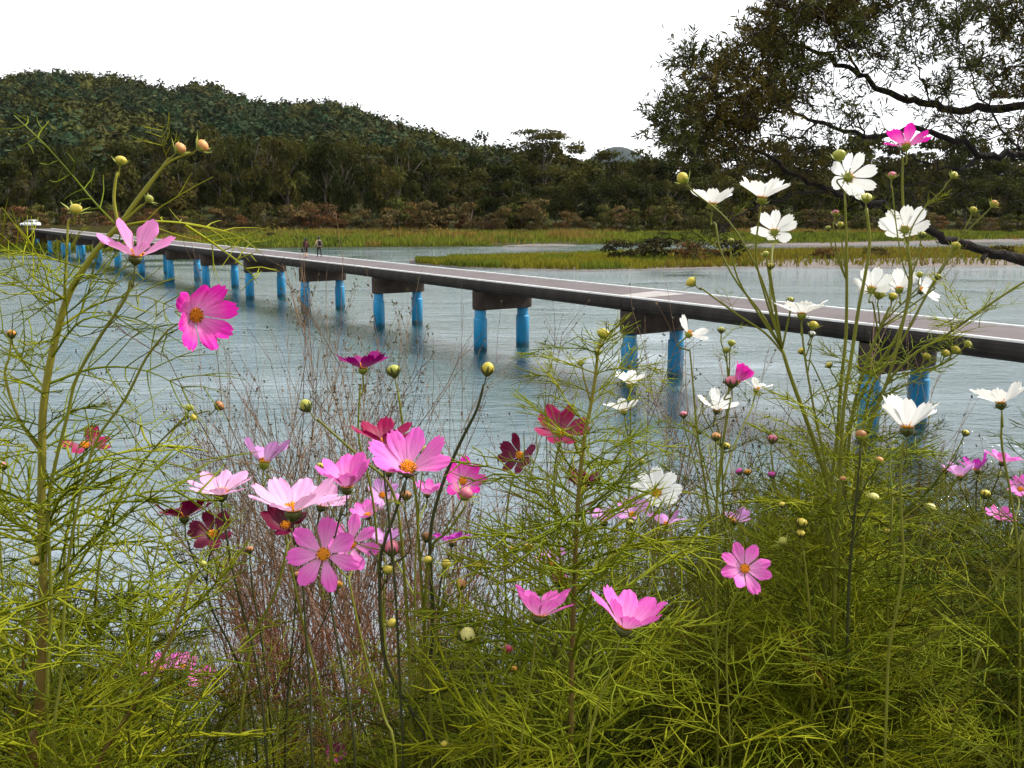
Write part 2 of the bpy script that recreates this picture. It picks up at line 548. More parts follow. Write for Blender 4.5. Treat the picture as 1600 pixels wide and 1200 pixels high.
BOFF = Vector(BA)


def rel(mb):
    for i in range(len(mb.v)):
        mb.v[i] = mb.v[i] - np.array(BOFF)
    return mb


prof = [(.30, ZD), (.06, ZD - .015), (-.03, ZD - .10), (-.075, ZD - .24), (-.06, ZD - .40), (.04, ZD - .54), (.22, ZD - .63), (.5, ZD - .66)]
prof = prof + [(BW - o, z) for o, z in reversed(prof)]
PIERS = [5.6 - 13.05] + [5.6 + 13.05 * k for k in range(0, 15)]
EDGES = [-22.0, PIERS[0]] + PIERS[1:] + [194.0]
for a, b in zip(EDGES[:-1], EDGES[1:]):
    mb = MB(); np_ = len(prof)
    v = []
    for s in (a + .012, a + .05, b - .05, b - .012):
        k = 0.02 if s in (a + .012, b - .012) else 0
        for o, z in prof:
            cz = ZD - .33; co = BW / 2
            v.append(bp_(s, co + (o - co) * (1 - k * .25), cz + (z - cz) * (1 - k)))
    f = []
    for i in range(3):
        for j in range(np_):
            j2 = (j + 1) % np_
            f.append((i * np_ + j, i * np_ + j2, (i + 1) * np_ + j2, (i + 1) * np_ + j))
    f.append(tuple(range(np_))); f.append(tuple(3 * np_ + j for j in range(np_ - 1, -1, -1)))
    mb.add(v, f)
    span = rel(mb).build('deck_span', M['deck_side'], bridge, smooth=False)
    mb = MB()
    mb.add([bp_(a + .03, .33, ZD + .004), bp_(b - .03, .33, ZD + .004), bp_(b - .03, BW - .33, ZD + .004), bp_(a + .03, BW - .33, ZD + .004)], [(0, 1, 2, 3)])
    rel(mb).build('road_surface', M['deck_top'], span, smooth=False)
    for o in (.10, BW - .24):
        mb = MB()
        q0, q1 = (a + .03, b - .03)
        mb.add([bp_(s_, o + do, z_) for s_ in (q0, q1) for do, z_ in ((0, ZD - .01), (0, ZD + .05), (.02, ZD + .07), (.12, ZD + .07), (.14, ZD + .05), (.14, ZD - .01))], [(i, i + 1, i + 7, i + 6) for i in range(5)] + [(0, 5, 4, 3, 2, 1), (6, 7, 8, 9, 10, 11)])
        rel(mb).build('white_kerb', M['white_line'], span, smooth=False)
q = ground_at(1035, 459, ZD); ps = (q - BA).dot(BD)
mb = MB()
mb.add([bp_(ps - 1.1, .5, ZD + .013), bp_(ps + .5, .45, ZD + .013), bp_(ps + 1.3, BW - .5, ZD + .013), bp_(ps - .9, BW - .5, ZD + .013)], [(0, 1, 2, 3)])
rel(mb).build('concrete_patch', M['patch_concrete'], bridge, smooth=False)

colmesh = MB()
lathe(colmesh, [(.33, 3.0), (.33, 1.90), (.33, 1.87), (.385, 1.845), (.392, 1.80), (.392, -.3)][::-1], 20)
colmesh = colmesh.mesh('column', M['blue_paint'])
for s in PIERS:
    pier = MB()
    z0, z1 = ZD - 1.74, ZD - .652
    # pier cap with rounded ends and chamfered underside
    outl = []
    for i in range(9):
        w = math.pi / 2 + math.pi * i / 8
        outl.append((.48 + .42 * math.cos(w), .5 * math.sin(w)))
    for i in range(9):
        w = -math.pi / 2 + math.pi * i / 8
        outl.append((BW - .48 + .42 * math.cos(w), .5 * math.sin(w)))
    n = len(outl); v = []
    for (z, k) in ((z0, .93), (z0 + .06, 1), (z1, 1)):
        for o, t in outl:
            v.append(bp_(s + t * k, BW / 2 + (o - BW / 2) * (.5 + .5 * k if k < 1 else 1), z))
    f = [tuple(range(n)), tuple(2 * n + i for i in range(n - 1, -1, -1))]
    for r in range(2):
        for i in range(n):
            i2 = (i + 1) % n
            f.append((r * n + i, (r + 1) * n + i, (r + 1) * n + i2, r * n + i2))
    pier.add(v, f)
    cap = rel(pier).build('pier_cap', M['cap_concrete'], bridge, smooth=False)
    for o in (.50, BW - .60):
        c = link('column', colmesh, cap)
        p = bp_(s, o, 0)
        c.location = Vector(p) - BOFF

# land at the near end of the bridge carries it outside the frame; far approach
mb = MB()
a0 = BA + BD * 192 - BN * 2
v = []
for s, w, z in ((190, 1, ZD - .7), (200, 1.5, ZD - .1), (214, 3, ZD - .2)):
    for o in (-w, BW + w):
        v.append(bp_(s, o, z))
M['approach'] = material('approach', (.030, .027, .010), .95, spec=0.0, var=.4, vscale=.5)
mb.add(v, [(0, 1, 3, 2), (2, 3, 5, 4)])
setting(mb.build('approach_road', M['approach'], smooth=False))

# ------------------------------------------------------------------ car at the far end
def make_car(label, paint_name, col, loc, rz):
    root = thing('parked_car', label, 'car', loc)
    root.rotation_euler = (0, 0, rz)
    paint = material(paint_name, col, .3, spec=.5)
    glass = material(paint_name + '_glass', (.02, .025, .03), .1, spec=.6)
    dark = M.setdefault('tyre', material('tyre', (.02, .02, .02), .8))
    sect = [(-2.05, .35, .62, .62), (-1.95, .30, .86, .78), (-1.2, .26, .93, .84), (-.2, .26, .95, .85), (.9, .26, .92, .85), (1.75, .28, .80, .80), (2.05, .36, .60, .66)]
    mb = MB(); v = []; 
    for x, zb, zt, w in sect:
        v += [(x, -w, zb), (x, -w * 1.02, (zb + zt) / 2), (x, -w * .93, zt), (x, w * .93, zt), (x, w * 1.02, (zb + zt) / 2), (x, w, zb)]
    f = [(i * 6 + j, i * 6 + (j + 1) % 6, (i + 1) * 6 + (j + 1) % 6, (i + 1) * 6 + j) for i in range(6) for j in range(6)]
    f += [tuple(range(5, -1, -1)), tuple(36 + j for j in range(6))]
    mb.add(v, f)
    body = mb.build('body', paint, root)
    mb = MB(); v = []
    for x, z, w in ((-1.75, .90, .74), (-1.35, 1.42, .62), (-.2, 1.47, .63), (.35, 1.40, .61), (1.05, .90, .74)):
        v += [(x, -w, z), (x, w, z)]
    v += [(-1.75, -.78, .86), (1.05, -.78, .86), (-1.75, .78, .86), (1.05, .78, .86)]
    mb.add(v, [(0, 1, 3, 2), (2, 3, 5, 4), (4, 5, 7, 6), (6, 7, 9, 8), (0, 2, 4, 6, 8, 11, 10), (12, 13, 9, 7, 5, 3, 1)])
    mb.build('cabin', paint, root, smooth=False)
    for sgn in (-1, 1):
        for x0, x1, x2, x3 in ((-1.45, -1.22, -.35, -.35), (-.25, -.25, .28, .78)):
            mb = MB()
            mb.add([(x0, sgn * .755, .95), (x1, sgn * .66, 1.36), (x2, sgn * .66, 1.38), (x3, sgn * .755, .95)], [(0, 1, 2, 3)])
            mb.build('side_window', glass, root, smooth=False)
    mb = MB(); mb.add([(.42, -.56, 1.36), (.42, .56, 1.36), (1.04, .66, .96), (1.04, -.66, .96)], [(0, 1, 2, 3)]); mb.build('windscreen', glass, root, smooth=False)
    mb = MB(); mb.add([(-1.42, -.56, 1.38), (-1.42, .56, 1.38), (-1.76, .66, .97), (-1.76, -.66, .97)], [(0, 1, 2, 3)]); mb.build('rear_window', glass, root, smooth=False)
    wmesh = MB(); tube(wmesh, [(0, -.1, 0), (0, .1, 0)], .32, 14); wmesh = wmesh.mesh('wheel', dark)
    for x in (-1.3, 1.3):
        for y in (-.74, .74):
            link('wheel', wmesh, root, (x, y, .32))
    lm = material(paint_name + '_lamp', (.7, .7, .65), .2)
    for y in (-.55, .55):
        mb = MB(); box(mb, (1.96, y - .14, .62), (2.05, y + .14, .74)); mb.build('headlight', lm, root, smooth=False)
    return root


cp = P(47, 352, 205)
cz = ZD - .15
for nm, lab, col, pxx, s_, rz in (('white_paint', 'small white car on the road at the far end of the bridge', (.8, .8, .8), 47, 205, 2.9),):
    u, _ = ratio(pxx, 345)
    make_car(lab, nm, col, (u * s_, s_, ZD + .05), rz)
mb = MB()
mb.add([(-114, 188, 0), (-88, 190, 0), (-84, 236, ZD - .1), (-130, 236, ZD - .1), (-108, 197, ZD - .02), (-92, 197, ZD - .02), (-80, 236, .8)], [(0, 1, 5, 4), (4, 5, 2, 3), (1, 6, 2, 5)])
setting(mb.build('road_embankment', M['approach'], smooth=False))

# ------------------------------------------------------------------ the two walkers
def skin_figure(name, joints, bones, root):
    """grow one continuous body from a skeleton"""
    names = list(joints)
    me = bpy.data.meshes.new(name)
    me.from_pydata([joints[k][0] for k in names], [(names.index(a), names.index(b)) for a, b in bones], [])
    o = bpy.data.objects.new(name, me); COL.objects.link(o)
    sk = o.modifiers.new('skin', 'SKIN'); ss = o.modifiers.new('sub', 'SUBSURF'); ss.levels = 2; ss.render_levels = 2
    for i, k in enumerate(names):
        r = joints[k][1]
        me.skin_vertices[0].data[i].radius = r if isinstance(r, tuple) else (r, r)
    me.skin_vertices[0].data[0].use_root = True
    dg = bpy.context.evaluated_depsgraph_get()
    new = bpy.data.meshes.new_from_object(o.evaluated_get(dg))
    bpy.data.objects.remove(o); bpy.data.meshes.remove(me)
    new.name = name
    return new


M['skin'] = material('skin', (.45, .26, .18), .6)
M['hair'] = material('hair', (.012, .010, .009), .6)


def walker(label, pxy, top, legs, phase, arm, skin_legs, h=1.66):
    fx, fy = pxy
    g = ground_at(fx, fy, ZD + .012)
    root = thing('person', label, 'person', (g.x, g.y, ZD + .012))
    root.rotation_euler = (0, 0, math.atan2(BD.y, BD.x) - math.pi / 2)
    s = h / 1.66
    st = .17 * phase
    J = dict(pelvis=((0, 0, .90), (.135, .10)), waist=((0, 0, 1.04), (.125, .095)), chest=((0, .01, 1.22), (.155, .11)), neckb=((0, 0, 1.38), (.075, .07)), neck=((0, .0, 1.44), .05), head=((0, .02, 1.545), (.078, .092)), crown=((0, .01, 1.60), (.062, .075)))
    B = [('pelvis', 'waist'), ('waist', 'chest'), ('chest', 'neckb'), ('neckb', 'neck'), ('neck', 'head'), ('head', 'crown')]
    for sg, nm in ((-1, 'l'), (1, 'r')):
        k = st * sg
        J['hip' + nm] = ((sg * .085, 0, .83), .088); J['knee' + nm] = ((sg * .085, k * .6 + .03, .47), .057)
        J['ank' + nm] = ((sg * .085, k - .02, .09), .038); J['toe' + nm] = ((sg * .095, k + .13, .03), .033)
        B += [('pelvis', 'hip' + nm), ('hip' + nm, 'knee' + nm), ('knee' + nm, 'ank' + nm), ('ank' + nm, 'toe' + nm)]
        w = arm[0 if sg < 0 else 1]
        J['sh' + nm] = ((sg * .17, 0, 1.335), .06); J['el' + nm] = ((sg * (.20 + w * .12), -.03 - k * .4, 1.09), .042)
        J['wr' + nm] = ((sg * (.19 + w * .28), .06 - k * .7, .87 + w * .12), .030); J['hand' + nm] = ((sg * (.19 + w * .32), .09 - k * .7, .79 + w * .10), (.036, .022))
        B += [('neckb', 'sh' + nm), ('sh' + nm, 'el' + nm), ('el' + nm, 'wr' + nm), ('wr' + nm, 'hand' + nm)]
    J = {k: (tuple(c * s for c in v[0]), v[1]) for k, v in J.items()}
    me = skin_figure('body', J, B, root)
    for m in (M['skin'], top, legs, M['tyre']): me.materials.append(m)
    for p in me.polygons:
        c = p.center / s
        ax = abs(c.x)
        if c.z > 1.42: mi = 0
        elif ax > .155 and c.z < .86 + .1 * max(arm): mi = 0 if c.z < .86 else 1
        elif c.z > .93: mi = 1
        elif c.z < .10: mi = 3
        else: mi = 0 if (skin_legs and c.z < .45) else 2
        p.material_index = mi; p.use_smooth = True
    link('body', me, root)
    mb = MB()
    lathe(mb, [(.03, 1.40 * s), (.088, 1.44 * s), (.102, 1.52 * s), (.098, 1.60 * s), (.06, 1.665 * s), (.01, 1.68 * s)], 12, M=Matrix.Translation((0, -.012, 0)))
    mb.build('hair', M['hair'], root)
    # hem of the jacket stands a little proud of the body
    mb = MB()
    lathe(mb, [(.155, .84 * s), (.165, .90 * s), (.160, 1.05 * s), (.172, 1.2 * s), (.16, 1.32 * s), (.07, 1.40 * s)], 14, M=Matrix.Diagonal((1, .74, 1, 1)))
    mb.build('jacket', top, root)
    return root


wa = walker('person in a dark red jacket walking away, left of the pair on the bridge', (478.5, 403), material('red_jacket', (.055, .014, .018), .8, var=.4, vscale=8), material('dark_skirt', (.012, .011, .013), .8), 1, (0, 0), True, 1.62)
wb_ = walker('person in beige top and black trousers walking away, right of the pair on the bridge', (499, 402), material('beige_top', (.42, .30, .20), .8, var=.2, vscale=6), material('black_trousers', (.010, .010, .012), .8), -1, (.7, .5), False, 1.70)
mb = MB()
for z, w, d in ((.0, .10, .05), (.05, .135, .075), (.25, .14, .085), (.38, .125, .075), (.44, .07, .04)):
    mb.add([(-w, -d, z), (w, -d, z), (w, d, z), (-w, d, z)], [])
base = 0
mb2 = MB(); allv = np.concatenate(mb.v)
mb2.add(allv, [(r * 4 + i, r * 4 + (i + 1) % 4, (r + 1) * 4 + (i + 1) % 4, (r + 1) * 4 + i) for r in range(4) for i in range(4)] + [(3, 2, 1, 0), (16, 17, 18, 19)])
for sx in (-.09, .09):
    tube(mb2, [(sx, .05, .40), (sx, .13, .48), (sx, .24, .44), (sx, .30, .25), (sx, .2, .08), (sx, .07, .05)], .014, 5)
bk = mb2.build('backpack', material('pack_cloth', (.012, .011, .012), .8))
bk.location = wb_.location + Matrix.Rotation(wb_.rotation_euler.z, 3, 'Z') @ Vector((0, -.20, .95)); bk.rotation_euler = wb_.rotation_euler
tag(bk, 'small black backpack worn by the walker in beige', 'backpack')
mb = MB()
box(mb, (-.05, -.14, -.34), (.05, .14, -.04)); tube(mb, [(0, -.08, -.05), (0, -.05, .03), (0, .05, .03), (0, .08, -.05)], .01, 5)
hb = mb.build('handbag', M['hair'], smooth=False)
hb.location = wa.location + Matrix.Rotation(wa.rotation_euler.z, 3, 'Z') @ Vector((-.24, .2, .80)); hb.rotation_euler = wa.rotation_euler
tag(hb, 'dark bag hanging from the hand of the walker in dark red', 'bag')

# ------------------------------------------------------------------ trees, bushes and forest on the far side
M['crown_leaf'] = material('crown_leaf', (.036, .040, .008), .75, var=.4, vscale=.35, tint=True, per_object=.45, trans=.15, spec=.03)
M['bush_leaf'] = material('bush_leaf', (.082, .062, .022), .8, var=.4, vscale=.5, tint=True, per_object=.25, trans=.15, spec=.03)
M['hill_leaf'] = material('hill_leaf', (.024, .035, .015), .8, tint=True, trans=.1, spec=.03)
M['far_bark'] = material('far_bark', (.06, .045, .035), .9)
M['pale_bark'] = material('pale_bark', (.20, .15, .12), .9)


def leaf_cards(mb, centers, normals, size, tints, r=rng, jit=.7):
    """one kite-shaped leaf clump per centre, turned near its normal"""
    n = len(centers)
    nrm = normals + r.normal(0, jit, (n, 3)); nrm /= np.linalg.norm(nrm, axis=1)[:, None] + 1e-9
    a = np.cross(nrm, r.normal(0, 1, (n, 3))); a /= np.linalg.norm(a, axis=1)[:, None] + 1e-9
    b = np.cross(nrm, a)
    s = (size * r.uniform(.6, 1.3, n))[:, None]
    v = np.stack([centers - a * s, centers - b * s * .55 + nrm * s * .15, centers + a * s, centers + b * s * .55 + nrm * s * .15], 1).reshape(-1, 3)
    f = np.arange(4 * n).reshape(-1, 4)
    mb.add(v, f, 0, np.repeat(tints, 4, axis=0))


def crown_mesh(name, w, h, lobes, cards, size, mat, seed, hang=.35, flat=1.0):
    r = np.random.default_rng(seed)
    mb = MB()
    for i in range(lobes):
        ang = r.uniform(0, 2 * np.pi); q = r.uniform(0, 1) ** .6
        zc = r.uniform(hang, .88)
        rad = (1 - abs(zc - .55) * .9) * q * w * .38
        c = np.array([rad * np.cos(ang), rad * np.sin(ang), zc * h])
        lr = np.array([r.uniform(.16, .27) * w, r.uniform(.16, .27) * w, r.uniform(.11, .18) * h * flat])
        n = cards // lobes
        d = r.normal(0, 1, (n, 3)); d /= np.linalg.norm(d, axis=1)[:, None]
        d[:, 2] = np.where(d[:, 2] < -.3, -d[:, 2], d[:, 2])
        cen = c + d * lr * r.uniform(.55, 1.08, n)[:, None]
        hue = r.uniform(.6, 1.5)
        t = np.stack([hue * r.uniform(.88, 1.14, n) * r.uniform(.9, 1.2), hue * r.uniform(.92, 1.08, n), hue * r.uniform(.8, 1.15, n)], 1)
        leaf_cards(mb, cen, d, size, t, r, jit=.4)
    return mb.mesh(name, mat, smooth=False, tint=True)


def trunk_mesh(name, h, r0, seed, mat, limbs=5):
    r = random.Random(seed)
    mb = MB()
    top = Vector((r.uniform(-.6, .6), r.uniform(-.6, .6), h * .8))
    pts = [Vector((0, 0, -.5)), Vector((r.uniform(-.2, .2), r.uniform(-.2, .2), h * .3)), Vector((top.x * .5, top.y * .5, h * .55)), top]
    tube(mb, smooth_path(pts, 3), np.linspace(r0, r0 * .25, 10), 7)
    for i in range(limbs):
        t = r.uniform(.3, .75); a = r.uniform(0, 6.28); l = h * r.uniform(.2, .35)
        b = Vector((top.x * t * .8, top.y * t * .8, h * .8 * t))
        tube(mb, [b, b + Vector((math.cos(a) * l * .5, math.sin(a) * l * .5, l * .45)), b + Vector((math.cos(a) * l * .9, math.sin(a) * l * .9, l * .8))], [r0 * .4, r0 * .28, r0 * .1], 5)
    return mb.mesh(name, mat)


TREES = [(crown_mesh('crown', 9 + i % 3, 14, 15 + i, 1700, .42, M['crown_leaf'], 40 + i, hang=.08), trunk_mesh('trunk', 14, .28, i, M['far_bark'])) for i in range(6)]
BUSHES = [(crown_mesh('foliage', 6.5, 5.2, 9, 620, .30, M['bush_leaf'], 80 + i, hang=.12), trunk_mesh('stems', 4.6, .09, 60 + i, M['pale_bark'], 8)) for i in range(5)]


def plant_copy(kind, pair, label, cat, group, loc, sx, sz, rz, trunk='trunk', crown='crown'):
    r = thing(kind, label, cat, loc, group)
    r.rotation_euler = (0, 0, rz); r.scale = (sx, sx, sz)
    link(crown, pair[0], r); link(trunk, pair[1], r)
    return r


rt = random.Random(11)
ZONE = [(60, 'at the left, behind the white car'), (230, 'behind the far end of the bridge'), (420, 'left of the two walkers'), (600, 'behind the two walkers'), (760, 'right of the two walkers'), (900, 'below the tallest spreading tree'), (1060, 'between the tallest tree and the willow'), (1250, 'behind the left of the willow'), (1430, 'behind the willow limbs'), (9999, 'at the right edge, behind the willow')]


def zone(x):
    return next(w for lim, w in ZONE if x < lim)


TOPS = {0: [(-300, 285), (0, 275), (120, 255), (250, 262), (330, 232), (400, 222), (520, 232), (600, 268), (700, 285), (900, 285), (1100, 280), (1300, 285), (1700, 285), (2000, 285)],
        1: [(-300, 262), (0, 245), (150, 235), (300, 215), (400, 212), (520, 222), (620, 238), (700, 250), (850, 262), (950, 250), (1100, 250), (1300, 245), (1700, 248), (2000, 250)],
        2: [(-300, 250), (300, 225), (420, 222), (560, 224), (640, 226), (700, 222), (740, 219), (790, 232), (850, 238), (900, 226), (950, 232), (1000, 238), (1050, 236), (1150, 232), (1250, 222), (1400, 224), (1600, 222), (2000, 225)]}
TL = ['dark front row tree of the wood', 'mid height tree of the wood', 'skyline treetop of the wood']
for row, (D, step, w) in enumerate(((287, 27, 9.0), (316, 30, 10.5), (347, 30, 11.5))):
    x = -130.0
    while x < 1740:
        xx = x + rt.uniform(-9, 9); D2 = D + rt.uniform(-9, 9)
        x += step * rt.uniform(.8, 1.25)
        u = (xx - 800) / 1525.2
        gx, gy = u * D2, D2
        gz = land_z(gx, gy)
        top = CAM_Z + D2 * (324 - interp(TOPS[row], xx) - rt.uniform(-9, 9)) / 1525.2
        hh = max(7, top - gz)
        i = rt.randrange(6)
        ww = w * rt.uniform(.8, 1.25) * (.75 + .25 * hh / 14)
        plant_copy('broadleaf_tree', TREES[i], TL[row] + ' ' + zone(xx), 'tree', ('front', 'middle', 'skyline')[row] + ' trees of the far wood ' + zone(xx), (gx, gy, gz - .3), ww / 9, hh / 13.2, rt.uniform(0, 6.28))

# the big spreading tree that stands above the rest
bt = (crown_mesh('crown', 22, 14, 26, 3000, .42, M['crown_leaf'], 301, hang=.35, flat=.55), trunk_mesh('trunk', 24, .5, 77, M['far_bark'], 9))
bt[1].transform(Matrix.Identity(4))
u = (848 - 800) / 1525.2; D = 322
gz = land_z(u * D, D)
topz = CAM_Z + D * (324 - 203) / 1525.2
r = thing('broadleaf_tree', 'tallest dark spreading tree with sky gaps in its crown, standing above the wood', 'tree', (u * D, D, gz - .3))
c = link('crown', bt[0], r, (0, 0, topz - gz - 13.2)); t_ = link('trunk', bt[1], r); t_.scale = (1, 1, (topz - gz) / 24)

BL = ['brownish bush at the foot of the wood', 'reddish autumn bush at the foot of the wood', 'olive bush at the foot of the wood']
M['bush_dark'] = material('bush_dark', (.030, .028, .011), .8, var=.4, vscale=.5, tint=True, trans=.1, spec=.03)
M['bush_red'] = material('bush_red', (.105, .056, .022), .8, var=.4, vscale=.5, tint=True, per_object=.2, trans=.15, spec=.03)
M['bush_olive'] = material('bush_olive', (.060, .064, .014), .8, var=.4, vscale=.5, tint=True, per_object=.2, trans=.15, spec=.03)
BM = {0: BUSHES}
for k, m in ((1, M['bush_red']), (2, M['bush_olive']), (3, M['bush_dark'])):
    lst = []
    for me, tr in BUSHES[:3]:
        m2 = me.copy(); m2.materials.clear(); m2.materials.append(m); lst.append((m2, tr))
    BM[k] = lst
LOWB = {}
for k, m in ((0, M['bush_leaf']), (1, M['bush_red']), (2, M['bush_olive']), (3, M['bush_dark'])):
    LOWB[k] = [(crown_mesh('foliage', 7.5, 3.4, 14, 800, .28, m, 140 + 7 * k + i, hang=-.02, flat=1.5), trunk_mesh('stems', 2.6, .06, 160 + i, M['pale_bark'], 7)) for i in range(2)]
x = -90.0
while x < 1740:
    xx = x + rt.uniform(-6, 6); x += rt.uniform(15, 27)
    D2 = 270 + rt.uniform(-9, 7)
    u = (xx - 800) / 1525.2
    if xx < 60: D2 -= 25
    gz = land_z(u * D2, D2)
    k = rt.choices((0, 1, 2), (5, 3 if 350 < xx < 760 else 1.2, 4))[0]
    s = rt.uniform(.75, 1.35) * (1.25 if 400 < xx < 900 else 1)
    lst = BM[k]
    plant_copy('riverside_bush', lst[rt.randrange(len(lst))], BL[k] + ' ' + zone(xx), 'bush', ('brown', 'reddish', 'olive')[k] + ' bushes at the foot of the wood ' + zone(xx), (u * D2, D2, gz - .2), s * rt.uniform(.9, 1.3), s * 1.15, rt.uniform(0, 6.28), 'stems', 'foliage')
# brown thicket where the bridge lands
for xx, D2, s, k in ((-25, 176, .8, 0), (8, 181, .95, 0), (30, 186, .7, 1), (-60, 172, .9, 2), (118, 214, 1.0, 0), (150, 222, 1.2, 1), (190, 226, 1.1, 0), (235, 230, 1.2, 1), (280, 236, 1.0, 0), (20, 214, 1.3, 2), (-15, 216, 1.5, 0)):
    u = (xx - 800) / 1525.2
    plant_copy('riverside_bush', BM[k][rt.randrange(3)], ['brown bush on the far bank beside the end of the bridge', 'reddish bush on the far bank beside the end of the bridge', 'olive bush on the far bank beside the end of the bridge'][k], 'bush', ('brown', 'reddish', 'olive')[k] + ' bushes beside the bridge end', (u * D2, D2, max(.3, land_z(u * D2, D2)) - .2), s, s, rt.uniform(0, 6.28), 'stems', 'foliage')
# dark bushes on the island
IB = ['low dark bush on the island, left end of the dark thicket', 'low dark bush at the middle of the dark thicket on the island', 'russet bush beside the dark thicket on the island', 'dark bush behind the slender white cosmos stems, on the island', 'russet bush on the island below the long willow limb', 'dark bush on the island nearest the right edge', 'brown bush on the island between the white flower stalks']
for lab, (xx, yb, s, k) in zip(IB, ((972, 411, .85, 3), (1024, 412, 1.0, 3), (1085, 413, .8, 1), (1132, 411, .85, 3), (1290, 409, .55, 1), (1560, 406, .55, 3), (1370, 407, .55, 0))):
    g = ground_at(xx, yb)
    plant_copy('island_bush', LOWB[k][rt.randrange(2)], lab, 'bush', 'bushes on the island', (g.x, g.y, .2), s * 1.2, s * 1.05, rt.uniform(0, 6.28), 'stems', 'foliage')

for i, (xx, f_) in enumerate(((420, .3), (545, .55), (610, .25), (655, .6), (735, .5), (815, .62), (925, .35), (985, .55), (1040, .3), (1110, .5), (1190, .4), (1265, .6), (1335, .35), (1420, .5), (1510, .4), (1580, .6))):
    u = (xx - 800) / 1525.2; s0 = shore_y(u); y_ = s0 + (268 - s0) * f_; s = rt.uniform(.3, .55); k = rt.choice((3, 0, 2, 3))
    plant_copy('riverside_bush', LOWB[k][rt.randrange(2)], 'low ' + ('brown', 'reddish', 'olive', 'dark')[k] + ' bush among the reeds ' + zone(xx), 'bush', 'low bushes among the reeds', (u * y_, y_, land_z(u * y_, y_) - .1), s * 1.1, s * .8, rt.uniform(0, 6.28), 'stems', 'foliage')

# hillside wood: too far to part, one mass of crowns
mb = MB()
tpl = []
for k in range(5):
    d = rng.normal(0, 1, (54, 3)); d /= np.linalg.norm(d, axis=1)[:, None]; d[:, 2] = abs(d[:, 2])
    tpl.append(d)
ico = bpy.data.meshes.new('tmp')
import bmesh
bm = bmesh.new(); bmesh.ops.create_icosphere(bm, subdivisions=1, radius=1); icv = np.array([v.co[:] for v in bm.verts]); icf = np.array([[v.index for v in f.verts] for f in bm.faces]); bm.free()
cnt = 0
yy = 352.0
while yy < RIDGE_Y + 14:
    st = 7.4 + (yy - 350) * .005
    umax = .10 if yy > 420 else .62
    for u in np.arange(-.66, umax, st / yy):
        uu = u + rng.uniform(-.4, .4) * st / yy; y2 = yy + rng.uniform(-.4, .4) * st
        if uu * 1525 + 800 > 1000 and y2 > 390: continue
        z = land_z(uu * y2, y2)
        w = rng.uniform(3.6, 7.2); h = rng.uniform(5.0, 11.5)
        if rng.random() < .12: h *= 1.3; w *= 1.35
        c = np.array([uu * y2, y2, z])
        d = tpl[rng.integers(5)]
        patch = mnoise.noise(Vector((c[0] * .018, c[1] * .018, 2.2)))
        q = rng.random()
        base = np.array([1.0, 1.0, 1.0]) * rng.uniform(.45, 1.6)
        if patch > .12: base = base * np.array([1.7, 1.2, .7])
        elif q < .1: base = base * np.array([1.7, 1.05, .8])
        elif q < .3: base = base * np.array([.7, .95, 1.0])
        cen = c + d * np.array([w, w, h]) * rng.uniform(.7, 1.05, len(d))[:, None] + np.array([0, 0, .5])
        t = base * rng.uniform(.85, 1.18, (len(d), 1))
        leaf_cards(mb, cen, d, 1.5, t, jit=.35)
        mb.add(c + icv * np.array([w * .66, w * .66, h * .68]), icf, 0, np.broadcast_to(base * .9, (len(icv), 3)))
        cnt += 1
    yy += st * .9
setting(mb.build('hillside_forest', M['hill_leaf'], smooth=False, tint=True), 'stuff')
print('hill crowns', cnt)

# reeds and grasses
M['reed'] = material('reed', (.135, .142, .030), .8, tint=True, trans=.25, spec=.05)


def blades(mb, pts, hts, wid, tints):
    n = len(pts)
    a = rng.uniform(0, np.pi, n); dx = np.cos(a) * wid; dy = np.sin(a) * wid
    ln = rng.normal(0, .22, (n, 2)) * hts[:, None]
    v = np.zeros((n, 4, 3))
    v[:, 0] = pts + np.stack([-dx, -dy, np.zeros(n)], 1); v[:, 1] = pts + np.stack([dx, dy, np.zeros(n)], 1)
    v[:, 2] = pts + np.stack([ln[:, 0] * .5 + dx * .8, ln[:, 1] * .5 + dy * .8, hts * .6], 1); v[:, 3] = pts + np.stack([ln[:, 0], ln[:, 1], hts], 1)
    f = np.concatenate([np.arange(4 * n).reshape(-1, 4)[:, [0, 1, 2]], np.arange(4 * n).reshape(-1, 4)[:, [0, 2, 3]]])
    mb.add(v.reshape(-1, 3), f, 0, np.repeat(tints, 4, axis=0))


mb = MB()
pts, hts, tn = [], [], []
for _ in range(52000):
    xx = rng.uniform(-150, 1750); u = (xx - 800) / 1525.2
    s0 = shore_y(u); y = s0 + 1.5 + (268 - s0) * rng.uniform(0, 1) ** 1.25
    x_ = u * y
    nz = 1.3 * mnoise.noise(Vector((x_ * .035, y * .06, 1.0))) + .8 * mnoise.noise(Vector((x_ * .12, y * .15, 4.0)))
    if 770 < xx < 905 and y - s0 < 6 and rng.random() < .9: continue
    if xx > 1020 and y - s0 < 6 and rng.random() < .85: continue
    f = (y - s0) / (268 - s0)
    if nz > .25 + .2 * (1 - f):
        c = np.array([1.25, .82, .85])            # dry pinkish grass
    elif f > .55:
        c = np.array([1.0, .92, .6]) if rng.random() < .6 else np.array([.75, .85, .6])
    elif nz < -.2:
        c = np.array([.60, .76, .42])
    else:
        c = np.array([.90, 1.0, .5])
    pts.append((x_, y, land_z(x_, y) - .05)); hts.append(rng.uniform(.4, 1.2) * (1 + .9 * max(0, nz))); tn.append(c * rng.uniform(.6, 1.35))
blades(mb, np.array(pts), np.array(hts), .20, np.array(tn))
setting(mb.build('reed_grass', M['reed'], smooth=False, tint=True), 'stuff')

